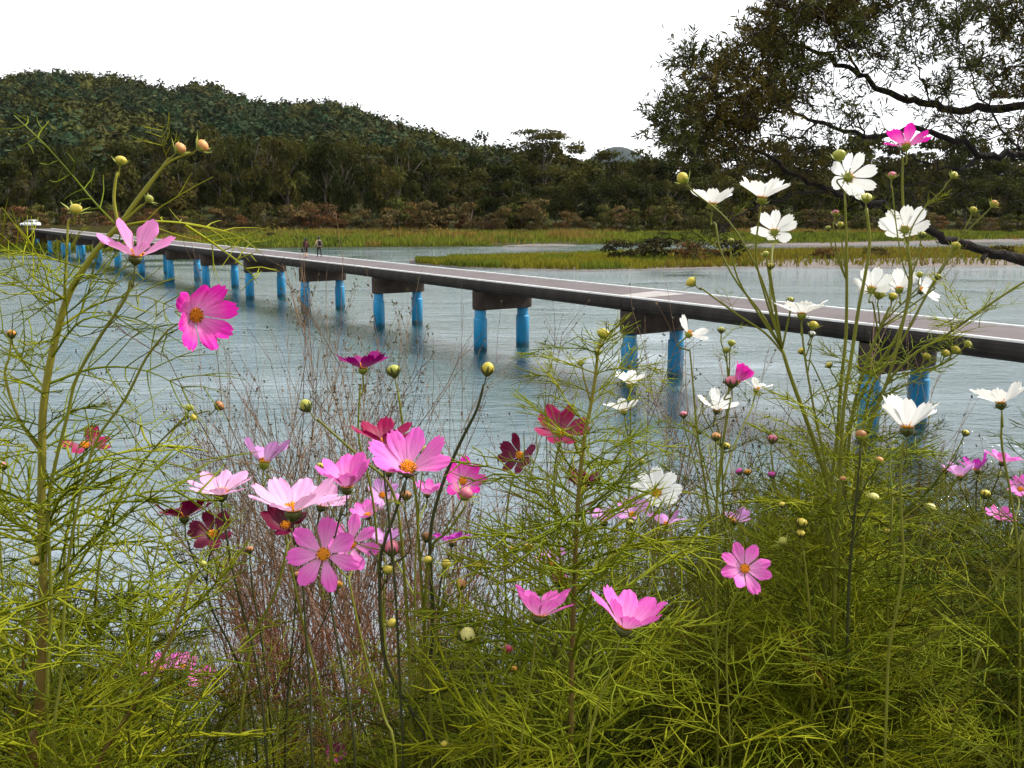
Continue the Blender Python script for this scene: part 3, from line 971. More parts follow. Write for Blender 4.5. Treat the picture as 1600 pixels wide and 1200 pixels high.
mb = MB()
pts, hts, tn = [], [], []
for _ in range(42000):
    xx = rng.uniform(650, 1750)
    s = rng.uniform(.02, .97)
    if xx > 1180 and s < .28: 
        if rng.random() < .80: continue
    if xx > 1400 and s > .6 and rng.random() < .4: continue
    a = ground_at(xx, interp(ISL_NEAR, xx)); b = ground_at(xx, interp(ISL_FAR, xx)); p = a.lerp(b, s)
    nz = mnoise.noise(Vector((p.x * .12, p.y * .1, 9)))
    c = np.array([1.12, 1.0, .40]) if nz > -.1 else np.array([.75, .88, .4])
    if xx > 1040 and rng.random() < .5: c = np.array([1.0, .68, .5])
    pts.append((p.x, p.y, .35 * math.sin(math.pi * s) ** .5)); hts.append(rng.uniform(.45, 1.15) * (1.0 if xx > 700 else .7)); tn.append(c * rng.uniform(.65, 1.3))
blades(mb, np.array(pts), np.array(hts), .11, np.array(tn))
setting(mb.build('island_grass', M['reed'], smooth=False, tint=True), 'stuff')

# ------------------------------------------------------------------ willow on the near bank, reaching in from the right
M['willow_bark'] = material('willow_bark', (.020, .015, .012), .95, var=.5, vscale=9, bump=.9, bscale=25)
M['willow_leaf'] = material('willow_leaf', (.058, .054, .011), .6, spec=.08, trans=.22, tint=True)
wr = random.Random(5)
WT = Vector((7.6, 9.2, bank_z(7.6, 9.2) - .3))
willow = thing('willow_tree', 'willow leaning in from the right bank with dark limbs and narrow leaves', 'tree', tuple(WT))
LIMBS = [
    # photo points with depth, radius in metres (start, end)
    ([(1880, 130, 9.2), (1720, 150, 9.0), (1600, 163, 8.8), (1525, 170, 8.7), (1460, 168, 8.6), (1400, 152, 8.5), (1345, 118, 8.4), (1300, 92, 8.3), (1250, 70, 8.1), (1205, 62, 8.0), (1170, 80, 7.9)], .085, .012),
    ([(1850, 260, 9.1), (1700, 245, 8.9), (1600, 243, 8.6), (1540, 244, 8.5), (1480, 215, 8.4), (1420, 205, 8.3), (1350, 212, 8.2), (1280, 190, 8.0), (1220, 175, 7.9), (1150, 190, 7.8), (1090, 170, 7.7)], .075, .008),
    ([(1830, 500, 9.0), (1680, 432, 8.7), (1600, 408, 8.4), (1540, 393, 8.3), (1480, 374, 8.2), (1430, 346, 8.1), (1380, 322, 8.0), (1325, 308, 7.9), (1270, 290, 7.8), (1225, 262, 7.7), (1180, 235, 7.6), (1130, 215, 7.6), (1080, 200, 7.6)], .095, .010),
    ([(1540, 244, 8.5), (1500, 262, 8.4), (1460, 258, 8.3), (1420, 240, 8.3), (1385, 222, 8.2)], .03, .006),
    ([(1600, 243, 8.6), (1555, 190, 8.5), (1520, 120, 8.4), (1500, 60, 8.4), (1490, -40, 8.4)], .018, .006),
    ([(1720, 150, 9.0), (1640, 80, 8.8), (1590, 30, 8.8), (1540, -60, 8.7)], .03, .01),
    ([(1460, 168, 8.6), (1440, 130, 8.5), (1430, 90, 8.4), (1400, 40, 8.4), (1385, -30, 8.3)], .014, .006),
    ([(1345, 118, 8.4), (1310, 60, 8.3), (1280, 10, 8.2), (1260, -60, 8.2)], .018, .008),
    ([(1325, 308, 7.9), (1250, 302, 7.7), (1190, 320, 7.6), (1140, 345, 7.5), (1105, 370, 7.5), (1070, 400, 7.5)], .02, .004),
    ([(1350, 212, 8.2), (1335, 185, 8.1), (1345, 160, 8.1), (1330, 128, 8.0)], .015, .006),
    ([(1280, 190, 8.0), (1240, 215, 7.9), (1190, 212, 7.8), (1120, 225, 7.7), (1060, 215, 7.6)], .016, .004),
]
trk = MB()
fork = P(1880, 330, 9.2)
tp = [WT, WT + Vector((-.1, 0, 1.4)), (WT + fork) / 2 + Vector((.15, 0, .3)), fork, P(1860, 200, 9.2), P(1880, 130, 9.2), P(1900, -60, 9.3), P(1880, -260, 9.3)]
tube(trk, [p - WT for p in smooth_path(tp, 4)], np.linspace(.30, .10, 29), 12)
trk.build('trunk', M['willow_bark'], willow)
nodes = []
for pts, r0, r1 in LIMBS:
    q = smooth_path([P(*p) for p in pts], 5)
    if pts[0][0] > 1800:
        q = [fork if pts[0][1] > 200 else P(1870, 160, 9.2)] + q
    for i in range(1, len(q) - 1):
        q[i] = q[i] + Vector((wr.gauss(0, .016), wr.gauss(0, .02), wr.gauss(0, .018)))
    mb = MB()
    rad = [.62 * (r0 + (r1 - r0) * (i / (len(q) - 1)) ** .8) for i in range(len(q))]
    tube(mb, [p - WT for p in q], [r * wr.uniform(.9, 1.12) for r in rad], 8)
    mb.build('limb', M['willow_bark'], willow)
    nodes += q[len(q) // 4:]
dead = MB(); s0 = P(1542, 396, 8.3)
tube(dead, [s0 - WT, P(1535, 404, 8.25) - WT, P(1536, 412, 8.2) - WT], [.03, .018, .004], 5); dead.build('snag', M['willow_bark'], willow)


def poly_in(x, y, poly):
    c = False
    for i in range(len(poly)):
        x1, y1 = poly[i]; x2, y2 = poly[i - 1]
        if (y1 > y) != (y2 > y) and x < (x2 - x1) * (y - y1) / (y2 - y1) + x1: c = not c
    return c


ZONES = [
    # outline, number of sprays, leafiness
    ([(1165, 90), (1160, 55), (1190, 40), (1205, 5), (1225, -60), (1380, -60), (1372, 40), (1340, 95), (1300, 118), (1240, 128), (1190, 120)], 390, 1.0),
    ([(1030, 215), (1020, 190), (1035, 135), (1065, 85), (1105, 72), (1150, 78), (1200, 110), (1250, 130), (1240, 180), (1200, 200), (1160, 225), (1120, 245), (1070, 245)], 275, .9),
    ([(1150, 180), (1250, 130), (1340, 110), (1390, 160), (1360, 215), (1250, 225), (1150, 230)], 85, .5),
    ([(1370, -60), (1620, -60), (1640, 165), (1540, 160), (1460, 158), (1400, 140), (1350, 100), (1370, 40)], 270, .7),
    ([(1500, 20), (1640, -60), (1700, 60), (1640, 170), (1560, 150)], 170, .95),
    ([(1420, 180), (1620, 175), (1640, 235), (1540, 240), (1480, 205)], 70, .35),
    ([(1040, 215), (1330, 220), (1420, 250), (1300, 300), (1200, 290), (1090, 262)], 85, .5),
    ([(1340, 250), (1640, 260), (1640, 350), (1420, 320)], 40, .3),
    ([(1060, 330), (1130, 320), (1160, 345), (1090, 410)], 22, .3),
    ([(1380, -60), (1700, -60), (1900, -300), (1500, -420), (1250, -300)], 160, .8),
    ([(1650, -60), (1950, -100), (2050, 200), (1900, 330), (1680, 300)], 120, .8),
]
targets = []
for poly, n, lf in ZONES:
    x0 = min(p[0] for p in poly); x1 = max(p[0] for p in poly); y0 = min(p[1] for p in poly); y1 = max(p[1] for p in poly)
    k = 0
    while k < n:
        x = wr.uniform(x0, x1); y = wr.uniform(y0, y1)
        if not poly_in(x, y, poly): continue
        gap = mnoise.noise(Vector((x * .018, y * .018, 3)))
        if gap > .19 and wr.random() < .88: k += .5; continue
        d = 7.6 + 1.0 * min(1, max(0, (x - 1000) / 600)) + wr.gauss(0, .45)
        targets.append((P(x, y, d), lf)); k += 1
for _ in range(420):                       # crown goes on unseen overhead and to the right, added to shade the thicket
    v_ = Vector((wr.uniform(3.6, 9.5), wr.uniform(2.5, 12), wr.uniform(9.6, 13.5)))
    d_ = (v_ - CAMP).dot(FWD)
    if d_ > 0 and abs(v_.x) / d_ < .56 and (v_ - CAMP).dot(UPV) / d_ < .42: continue
    targets.append((v_, .9))
NA = np.array([tuple(p) for p in nodes]); 
order = sorted(range(len(targets)), key=lambda i: np.min(np.linalg.norm(NA - np.array(targets[i][0]), axis=1)))
tw = MB(); lv_c, lv_d, lv_t = [], [], []
NL = [np.array(tuple(p)) for p in nodes]
arr = np.zeros((len(NL) + len(targets) * 3 + 10, 3)); arr[:len(NL)] = NL; na = len(NL)
for i in order:
    t, lf = targets[i]
    tv = np.array(t)
    dist = np.linalg.norm(arr[:na] - tv, axis=1)
    j = int(np.argmin(dist)); a = Vector(arr[j])
    l = (t - a).length
    if l < .02: continue
    if l > 1.3:
        t = a + (t - a) * (1.3 / l); l = 1.3
    m1 = a.lerp(t, .35) + Vector((wr.gauss(0, .06), wr.gauss(0, .06), wr.gauss(0, .05))) * l + Vector((0, 0, .05 * l))
    m2 = a.lerp(t, .7) + Vector((wr.gauss(0, .05), wr.gauss(0, .05), wr.gauss(0, .05))) * l
    r0 = .0045 + .006 * min(1, l)
    tube(tw, [a - WT, m1 - WT, m2 - WT, t - WT], [r0, r0 * .8, r0 * .6, r0 * .35], 4, cap=False)
    for p in (m1, m2, t):
        arr[na] = p; na += 1
    # leafy shoots along the twig
    ns = wr.choice((2, 3, 3)) if wr.random() < lf * 1.3 else (1 if wr.random() < lf else 0)
    for s in range(ns):
        b = (m1, m2, t)[wr.choice((1, 2, 2))] if s else t
        dr = Vector((wr.gauss(-.15, .6), wr.gauss(0, .5), wr.gauss(.45, .55))).normalized()
        ln = wr.uniform(.12, .26)
        e = b + dr * ln
        tube(tw, [b - WT, b + dr * ln * .5 - WT + Vector((0, 0, wr.uniform(-.01, .01))), e - WT], [.0028, .0022, .001], 3, cap=False)
        nl = int(18 * (.5 + lf * .6))
        hue = wr.uniform(.6, 1.3)
        warm = mnoise.noise(Vector(b) * .8)
        for q in range(nl):
            f = wr.uniform(.05, 1)
            lv_c.append(tuple(b + dr * ln * f))
            o = Vector((wr.gauss(0, 1), wr.gauss(0, 1), wr.gauss(0, 1)))
            o = (o - dr * o.dot(dr)).normalized()
            lv_d.append(tuple((dr * wr.uniform(.5, 1.1) + o * .8 + Vector((0, 0, -.15))).normalized()))
            lv_t.append((hue * (1.2 if warm > .12 else .85), hue, hue * .8))
tw.build('twigs', M['willow_bark'], willow, smooth=False)['kind'] = 'stuff'
c = np.array(lv_c) - np.array(WT); d = np.array(lv_d); n = len(c)
s = rng.normal(0, 1, (n, 3)); s = s - d * np.sum(s * d, 1)[:, None]; s /= np.linalg.norm(s, axis=1)[:, None]
nn = np.cross(d, s)
ln = rng.uniform(.042, .08, n)[:, None]; wd = ln * .095
v = np.stack([c, c + d * ln * .45 + s * wd + nn * wd * .4, c + d * ln - nn * ln * .1, c + d * ln * .45 - s * wd + nn * wd * .4, c + d * ln * .5], 1).reshape(-1, 3)
k = np.arange(n)[:, None] * 5
f = np.concatenate([k + np.array([0, 1, 4]), k + np.array([1, 2, 4]), k + np.array([0, 4, 3]), k + np.array([4, 2, 3])])
mb = MB(); mb.add(v, f, 0, np.repeat(np.array(lv_t), 5, axis=0))
mb.build('crown', M['willow_leaf'], willow, smooth=False, tint=True)['kind'] = 'stuff'
print('willow leaves', n)

# ------------------------------------------------------------------ leaf, flower and bud meshes of the cosmos
def thread(mb, a, d, up, ln, r0, curl, segs=3, sides=3, tint=None, rnd=random):
    """one thread leaflet from a in direction d, bending by curl towards up"""
    pts = [a]; dd = d.copy(); p = a
    for i in range(segs):
        p = p + dd * (ln / segs); pts.append(p)
        dd = (dd + up * (curl / segs) + Vector((rnd.gauss(0, .13), rnd.gauss(0, .13), rnd.gauss(0, .13)))).normalized()
    tube(mb, pts, [r0 * (1 - .65 * i / segs) for i in range(segs + 1)], sides, cap=False, tint=tint)
    return pts, dd


def leaf_into(mb, seed, L=.15, r=.00085, Mx=None, pairs=6, sub=True, segs=3, droop=None, tint=None):
    """feathery twice-divided cosmos leaf along +X; Mx places it"""
    rd = random.Random(seed)
    tmp = MB()
    droop = rd.uniform(-.9, .1) if droop is None else droop
    pts, _ = thread(tmp, Vector((0, 0, 0)), Vector((1, 0, .15)).normalized(), Vector((0, 0, 1)), L, r * 1.25, droop, 5, rnd=rd, tint=tint)
    path = smooth_path(pts, 3)
    for i in range(pairs):
        t = .18 + .74 * i / (pairs - 1)
        k = min(len(path) - 2, int(t * (len(path) - 1)))
        p = path[k]; dr = (path[k + 1] - path[k]).normalized()
        for sg in (-1, 1):
            if rd.random() < .1: continue
            ang = math.radians(rd.uniform(32, 58))
            side = Vector((0, sg, rd.uniform(-.35, .5))).normalized()
            d = (dr * math.cos(ang) + side * math.sin(ang)).normalized()
            ll = L * (.52 * (1 - abs(t - .35) * .95)) * rd.uniform(.75, 1.15)
            q, _ = thread(tmp, p, d, (dr * .8 + Vector((0, 0, rd.uniform(-.6, .5)))).normalized(), ll, r, rd.uniform(.2, 1.0), segs, rnd=rd, tint=tint)
            if sub and ll > L * .26:
                for _ in range(rd.choice((1, 2, 2))):
                    b = q[rd.choice((1, 2))] if segs >= 3 else q[1]
                    d2 = (d + Vector((rd.gauss(0, .5), rd.gauss(0, .5), rd.gauss(.1, .5)))).normalized()
                    thread(tmp, b, d2, dr, ll * rd.uniform(.35, .6), r * .85, rd.uniform(0, .6), 2, rnd=rd, tint=tint)
    for v, (fc, o), t in zip(tmp.v, tmp.f, tmp.t):
        if Mx is not None:
            v = v @ np.array(Mx.to_3x3()).T + np.array(Mx.translation)
        mb.add(v, fc, 0, t)


LEAVES = []
for i in range(14):
    mb = MB(); leaf_into(mb, 100 + i, L=1.0, r=.0080, pairs=5 + i % 3)
    LEAVES.append(mb.mesh('leaf', M['thread_leaf'], tint=False))


def petal_mesh(key, seed, curve=.25, teeth=True, width=.60):
    rd = random.Random(seed)
    nu, nv = 13, 9
    v, uv = [], []
    amp = .085 if teeth else .025
    for j in range(nv):
        t = j / (nv - 1)
        w = width * (.16 + .84 * math.sin(min(1, t * 1.22) * math.pi / 2) ** 1.15) * (1 - .20 * max(0, t - .72) / .28) * .5
        for i in range(nu):
            u = 2 * i / (nu - 1) - 1
            x = t
            end = 1 - (.13 if teeth else .24) * abs(u) ** 2.6 - amp * (.5 - .5 * math.cos(3 * math.pi * u)) * (1 if abs(u) < .9 else .5)
            x = t * (1 - (1 - end) * t ** 2.2)
            y = u * w
            z = curve * t * t * .55 - .18 * curve * t + .07 * width * math.cos(u * 3 * math.pi) * t * (1 - .3 * t) * .35 + .22 * w * u * u * (1 - t) + rd.gauss(0, .003)
            z += .05 * mnoise.noise(Vector((u * 1.3 + seed, t * 2.2, seed * .7))) * t + .025 * mnoise.noise(Vector((u * 4, t * 3, seed))) * t
            x += .03 * t * mnoise.noise(Vector((u * 3.1, seed, 5)))
            z += -.10 * t ** 3 * (1 if curve < .3 else 0)
            v.append((x, y, z)); uv.append((i / (nu - 1), t, 0))
    f = [(j * nu + i, j * nu + i + 1, (j + 1) * nu + i + 1, (j + 1) * nu + i) for j in range(nv - 1) for i in range(nu - 1)]
    mb = MB(); mb.add(v, f, 0, np.array(uv))
    return mb.mesh('petal', M['petal_' + key], tint=True)


PM = {k: [petal_mesh(k, 17 * i + 3, curve=c, width=w, teeth=(i < 2 or k == 'white')) for i, (c, w) in enumerate(((.22, .54), (.36, .50), (.08, .60), (.28, .55), (.44, .57), (.15, .49)))] for k in PET}


def disc_mesh(seed):
    rd = random.Random(seed)
    mb = MB()
    lathe(mb, [(.6, -.05), (1.0, .12), (.95, .35), (.7, .58), (.35, .7), (.02, .74)], 12, 0)
    for i in range(46):
        q = (i + .5) / 46; rr = math.sqrt(q) * .98; w = i * 2.39996
        z = .74 * math.sqrt(max(0, 1 - rr ** 2 * .85))
        c = Vector((rr * math.cos(w), rr * math.sin(w), z))
        d = (Vector((c.x * .7, c.y * .7, 1))).normalized()
        tube(mb, [c - d * .1, c + d * rd.uniform(.12, .28), c + d * rd.uniform(.3, .5)], [.11, .10, .045], 4, 1 if rd.random() < .3 and rr > .6 else 0)
    return mb.mesh('flower_disc', [M['disc'], M['anther']])


M['anther'] = material('anther', (.16, .05, .012), .7)
DISC = disc_mesh(1)


def calyx_mesh(mat):
    mb = MB()
    lathe(mb, [(.16, -1.15), (.45, -.95), (.85, -.5), (1.02, -.05), (.9, .1)], 10, 0)
    for i in range(8):
        w = i * math.pi / 4 + .2
        o = Vector((math.cos(w), math.sin(w), 0)); t = Vector((-o.y, o.x, 0))
        b = o * .5 + Vector((0, 0, -.85))
        m = o * 1.25 + Vector((0, 0, -.75 + .25 * (i % 2)))
        e = o * 1.75 + Vector((0, 0, -.35 + .5 * (i % 2)))
        mb.add([tuple(b + t * .14), tuple(b - t * .14), tuple(m - t * .18), tuple(m + t * .18), tuple(e), tuple(m + Vector((0, 0, .08)))], [(0, 1, 2, 5), (0, 5, 3), (5, 2, 4), (3, 5, 4)], 0)
    return mb.mesh('calyx', mat)


CAL = {False: calyx_mesh(M['calyx']), True: calyx_mesh(M['calyx_light'])}


def bracts_mesh(mat, spread, seed):
    rd = random.Random(seed)
    mb = MB()
    lathe(mb, [(.12, -1.25), (.4, -1.1), (.78, -.72), (.9, -.35), (.6, -.2)], 9, 0)
    for i in range(8):
        w = i * math.pi / 4 + rd.uniform(-.15, .15)
        o = Vector((math.cos(w), math.sin(w), 0)); t = Vector((-o.y, o.x, 0))
        sp = spread * rd.uniform(.7, 1.3)
        b = o * .7 + Vector((0, 0, -.8))
        m = o * (1.05 + sp * .25) + Vector((0, 0, -.25))
        e = o * (1.05 + sp * 1.0) + Vector((0, 0, .75 - sp * .30))
        mb.add([tuple(b + t * .2), tuple(b - t * .2), tuple(m - t * .22), tuple(m + t * .22), tuple(e), tuple(m + o * .12)], [(0, 1, 2, 5), (0, 5, 3), (5, 2, 4), (3, 5, 4)], 0)
    return mb.mesh('bracts', mat)


BR = {'tight': bracts_mesh(M['calyx'], .25, 1), 'open': bracts_mesh(M['calyx_light'], 1.0, 2), 'star': bracts_mesh(M['calyx_light'], 1.7, 3)}


def bud_mesh(key, tall=1.0, seed=0):
    mb = MB()
    lathe(mb, [(.3, -.75), (.78, -.5), (1.0, -.05), (.92, .4 * tall), (.62, .74 * tall), (.25, .92 * tall), (.04, .95 * tall)], 16, 0, wob=lambda k, z: 1 + .05 * math.cos(k * math.pi))
    return mb.mesh('flower_bud', M['bud_' + key])


BUDM = {(k, t): bud_mesh(k, t) for k in BUD for t in (.8, 1.25)}

PLANT_RND = random.Random(99)


def axis_matrix(n, roll):
    z = n.normalized()
    x = Vector((0, 0, 1)).cross(z)
    if x.length < .05: x = Vector((1, 0, 0))
    x.normalize(); y = z.cross(x)
    R = Matrix((x, y, z)).transposed()
    return R.to_4x4() @ Matrix.Rotation(roll, 4, 'Z')


def cam_dir(n):
    return (RIGHT * n[0] + UPV * n[1] - FWD * n[2]).normalized()


def make_flower(root, base, c, L, col, n, elev, count=8, miss=(), light=False, roll=None, ragged=0.0, label=None):
    """flower head: Empty on the plant, petals round a disc, green calyx behind"""
    rd = PLANT_RND
    fl = bpy.data.objects.new('flower', None); COL.objects.link(fl); fl.empty_display_size = .02; fl.parent = root
    nw = cam_dir(n)
    fl.matrix_local = Matrix.Translation(c - base) @ axis_matrix(nw, rd.uniform(0, 6.28) if roll is None else roll)
    if label: fl['label'] = label
    L = L * .91
    r0 = .13 * L
    for i in range(count):
        if i in miss: continue
        e = math.radians(elev + rd.uniform(-7, 7) + ragged * rd.uniform(-40, 40))
        a = 2 * math.pi * i / count + rd.uniform(-.07, .07) + ragged * rd.uniform(-.25, .25)
        s = L * rd.uniform(.93, 1.06)
        o = link('petal', PM[col][rd.randrange(6)], fl)
        o.matrix_local = Matrix.Rotation(a, 4, 'Z') @ Matrix.Translation((r0, 0, .012 * L * (i % 2))) @ Matrix.Rotation(-e, 4, 'Y') @ Matrix.Rotation(rd.uniform(-.13, .13) + ragged * rd.uniform(-.8, .8), 4, 'X') @ Matrix.Diagonal((s, s * rd.uniform(.95, 1.08), s, 1))
    o = link('flower_disc', DISC, fl); o.scale = (.185 * L,) * 2 + (.17 * L,)
    o = link('calyx', CAL[light], fl); o.scale = (.19 * L,) * 2 + (.19 * L,); o.location = (0, 0, -.035 * L)
    return nw


def make_bud(root, base, c, r, key, n, style='tight', tall=1.0):
    nw = cam_dir(n)
    b = link('flower_bud', BUDM[(key, .8 if tall < 1.1 else 1.25)], root)
    b.matrix_local = Matrix.Translation(c - base) @ axis_matrix(nw, PLANT_RND.uniform(0, 6.28)) @ Matrix.Scale(r, 4)
    link('bracts', BR[style], b)
    return nw


def stalk(root, base, pts, r0, r1, mat, name='flower_stalk'):
    mb = MB()
    q = smooth_path([Vector(p) - base for p in pts], 4)
    n = len(q)
    tube(mb, q, [r0 + (r1 - r0) * i / (n - 1) for i in range(n)], 6)
    return mb.build(name, mat, root)


def put_leaf(root, base, p, out, size, rd, drop=0.0):
    d = (out + Vector((0, 0, rd.uniform(.1, .7) - drop))).normalized()
    z = Vector((0, 0, 1)); y = z.cross(d).normalized(); z = d.cross(y)
    R = Matrix((d, y, z)).transposed().to_4x4() @ Matrix.Rotation(rd.uniform(-.5, .5), 4, 'X')
    o = link('leaf', LEAVES[rd.randrange(len(LEAVES))], root)
    o.matrix_local = Matrix.Translation(p - base) @ R @ Matrix.Scale(size * rd.uniform(.8, 1.2), 4)


def cosmos(label, stem, blooms, d=None, r=(2.5, 4.5), stem_mat='stem_green', leaves=(), group=None, stem_dd=0.0):
    """one cosmos plant. stem: photo points from the top down at depth d (metres); it goes on down to the soil.
    blooms: dicts. leaves: (first, last, spacing in m, length in m) along the stem as fractions of its traced length."""
    rd = random.Random(hash_str(label))
    if d is None: d = blooms[0].get('d') or auto_depth(blooms[0])
    S = [P(x, y, d + stem_dd * i / max(1, len(stem) - 1)) for i, (x, y) in enumerate(stem)]
    foot = S[-1] + Vector((rd.uniform(-.03, .03), rd.uniform(0, .06), 0)); foot.z = bank_z(foot.x, foot.y)
    if foot.z < S[-1].z - .02:
        mid = S[-1].lerp(foot, .5); S_full = S + [mid, Vector((foot.x, foot.y, foot.z - .03))]
    else:
        foot = S[-1].copy(); S_full = S
    root = thing('cosmos_plant', label, 'flower plant', tuple(foot), group)
    base = foot
    k = d / F_PX
    q = smooth_path(S_full, 4)
    mb = MB(); n = len(q)
    tube(mb, [p - base for p in q], [(r[0] * .85 + (r[1] * .85 - r[0] * .85) * (i / (n - 1)) ** .7) * k for i in range(n)], 7)
    # swollen joints
    mb.build('stem', M[stem_mat], root)
    sp = smooth_path(S, 6)
    for b in blooms:
        bd = b.get('d') or (auto_depth(b) if b['t'] == 'f' else d)
        c = P(b['x'], b['y'], bd)
        if b['t'] == 'f':
            L = b.get('L', .043)
            nw = make_flower(root, base, c, L, b['c'], b['n'], b['e'], b.get('k', 8), b.get('miss', ()), b.get('light', False), b.get('roll'), b.get('rag', 0), b.get('label'))
            neck = c - nw * L * .24
            rr = 1.35
        else:
            rad = b['w'] * .42 * bd / F_PX
            first = P(*b['p'][0], bd) if b.get('p') else S[0]
            al = c - first
            if al.length > rad * 1.5:
                al.normalize(); al = al * .8 + cam_dir(b['n']).normalized() * .5
                b['n'] = (al.dot(RIGHT), al.dot(UPV), -al.dot(FWD))
            nw = make_bud(root, base, c, rad, b['c'], b['n'], b.get('s', 'tight'), b.get('tall', 1.0))
            neck = c - nw * rad * 1.15
            rr = 1.1
        pts = [neck, neck - nw * (.022 if b['t'] == 'f' else .012)]
        path = b.get('p', [])
        if path:
            end2d = path[-1]
            j = min(sp, key=lambda w: (w - P(end2d[0], end2d[1], (w - CAMP).dot(FWD))).length)
            dj = (j - CAMP).dot(FWD)
            m = len(path)
            for i, (x, y) in enumerate(path[:-1]):
                pts.append(P(x, y, bd + (dj - bd) * (i + 1) / m))
            pts.append(j)
        else:
            pts.append(S[0] if (neck - S[0]).length > .015 else S[0] + (S[1] - S[0]) * .2)
        stalk(root, base, pts, rr * .75 * bd / F_PX * 1.2, max(rr, r[0] * .62) * bd / F_PX, M[b.get('m', stem_mat)])
        if path and len(pts) > 4 and rd.random() < .6:
            m_ = pts[len(pts) // 2]
            a = rd.uniform(0, 6.28); put_leaf(root, base, m_, Vector((math.cos(a), math.sin(a), .3)), .06, rd)
    length = sum((b - a).length for a, b in zip(S_full[:-1], S_full[1:]))
    for (t0, t1, step, ll) in leaves:
        cum = 0; nextp = 0; side = rd.uniform(0, 3.14); tot = sum((b - a).length for a, b in zip(q[:-1], q[1:]))
        for a, b in zip(q[:-1], q[1:]):
            l = (b - a).length
            while nextp <= cum + l:
                f = nextp / tot
                if t0 <= f <= t1:
                    p = a.lerp(b, (nextp - cum) / max(l, 1e-6))
                    for kk in (0, 1):
                        if rd.random() < .1: continue
                        w = side + math.pi * kk
                        put_leaf(root, base, p, Vector((math.cos(w), math.sin(w) * .8, 0)), ll * (.75 + .5 * min(1, f * 2)), rd)
                    side += 1.35 + rd.uniform(-.3, .3)
                nextp += step
            cum += l
    return root


def hash_str(s):
    h = 7
    for ch in s: h = (h * 31 + ord(ch)) % 1000003
    return h


def auto_depth(b):
    L = b.get('L', .043)
    e = math.radians(b['e'])
    w = b['w']
    return min(3.0, max(.85, F_PX * 2 * L * 1.05 * (math.cos(e) * .9 + .1) / w))


PROTECT = []


def fl(x, y, w, c, n, e, p=None, **k):
    if n[1] > .58 and n[2] > 0:            # bowl shaped flowers are seen nearly side on
        n = (n[0], n[1], n[2] * (.45 if n[1] > .8 else .8)); e = e + 8
    PROTECT.append((x, y, w))
    return dict(t='f', x=x, y=y, w=w, c=c, n=n, e=e, p=p or [], **k)


def bd(x, y, w, c, n=(0, .9, .4), s='tight', p=None, **k):
    return dict(t='b', x=x, y=y, w=w, c=c, n=n, s=s, p=p or [], **k)

# ------------------------------------------------------------------ the cosmos plants that can be told apart
# left edge
tall_left = cosmos('tall thick stemmed cosmos at the left edge with peach buds on its forked top',
       [(185, 353), (152, 390), (128, 425), (108, 460), (92, 510), (76, 580), (67, 650), (66, 720), (65, 800), (67, 880), (67, 960), (64, 1050), (60, 1130), (54, 1230)],
       [bd(282, 231, 22, 'peach', (.55, .4, .5), 'open', [(262, 250), (232, 292), (186, 352)]), bd(317, 227, 23, 'peach', (.7, .5, .5), 'open', [(296, 240), (258, 258), (215, 310), (186, 352)]),
        bd(189, 250, 20, 'yellow', (.1, .9, .4), 'open', [(183, 270), (178, 310), (185, 352)]), bd(119, 326, 22, 'yellow', (-.1, .3, .9), 'star', [(107, 345), (104, 400), (100, 470), (97, 500)]),
        bd(234, 310, 15, 'yg', (.6, .6, .3), 'star', [(222, 320), (200, 340), (186, 353)]), bd(58, 874, 23, 'yellow', (0, .4, .9), 'tight', [(62, 890), (66, 905)]), bd(66, 897, 16, 'yg', (.1, .3, .9), 'open', [(66, 910), (67, 920)]),
        bd(18, 521, 17, 'orange', (.1, 1, .1), 'tight', [(14, 560), (8, 590), (30, 655), (66, 712)])],
       d=1.05, r=(4.6, 9.5), stem_mat='stem_red', leaves=[(.02, .24, .030, .12), (.20, .56, .026, .19), (.50, 1, .020, .19)])


def long_leaf(root, pts, d, r=.0011, pairs=7, size=.07):
    """one long feathery leaf along photo points, a part of its plant"""
    rd = random.Random(int(pts[0][0] * 7 + pts[-1][1]))
    mb = MB()
    base = root.location
    q = smooth_path([P(x, y, d + .05 * i * rd.uniform(-1, 1)) - base for i, (x, y) in enumerate(pts)], 5)
    n = len(q)
    tube(mb, q, [r * (1.5 - 1.1 * i / (n - 1)) for i in range(n)], 4, cap=False)
    for i in range(pairs):
        t = .2 + .72 * i / (pairs - 1); k = min(n - 2, int(t * (n - 1)))
        dr = (q[k + 1] - q[k]).normalized()
        for sg in (-1, 1):
            if rd.random() < .12: continue
            side = (dr.cross(Vector((0, -.6, .3))).normalized() * sg + Vector((0, rd.uniform(-.7, .7), 0))).normalized()
            a = math.radians(rd.uniform(28, 55))
            th, e = thread(mb, q[k], (dr * math.cos(a) + side * math.sin(a)).normalized(), (dr + Vector((0, 0, rd.uniform(-.4, .6)))).normalized(), size * (1.15 - t * .6) * rd.uniform(.7, 1.2), r * .85, rd.uniform(.2, .9), 4, rnd=rd)
            if rd.random() < .6:
                thread(mb, th[2], (e + Vector((rd.gauss(0, .5), rd.gauss(0, .5), rd.gauss(0, .5)))).normalized(), dr, size * .4, r * .7, .4, 3, rnd=rd)
    mb.build('leaf', M['thread_leaf'], root)


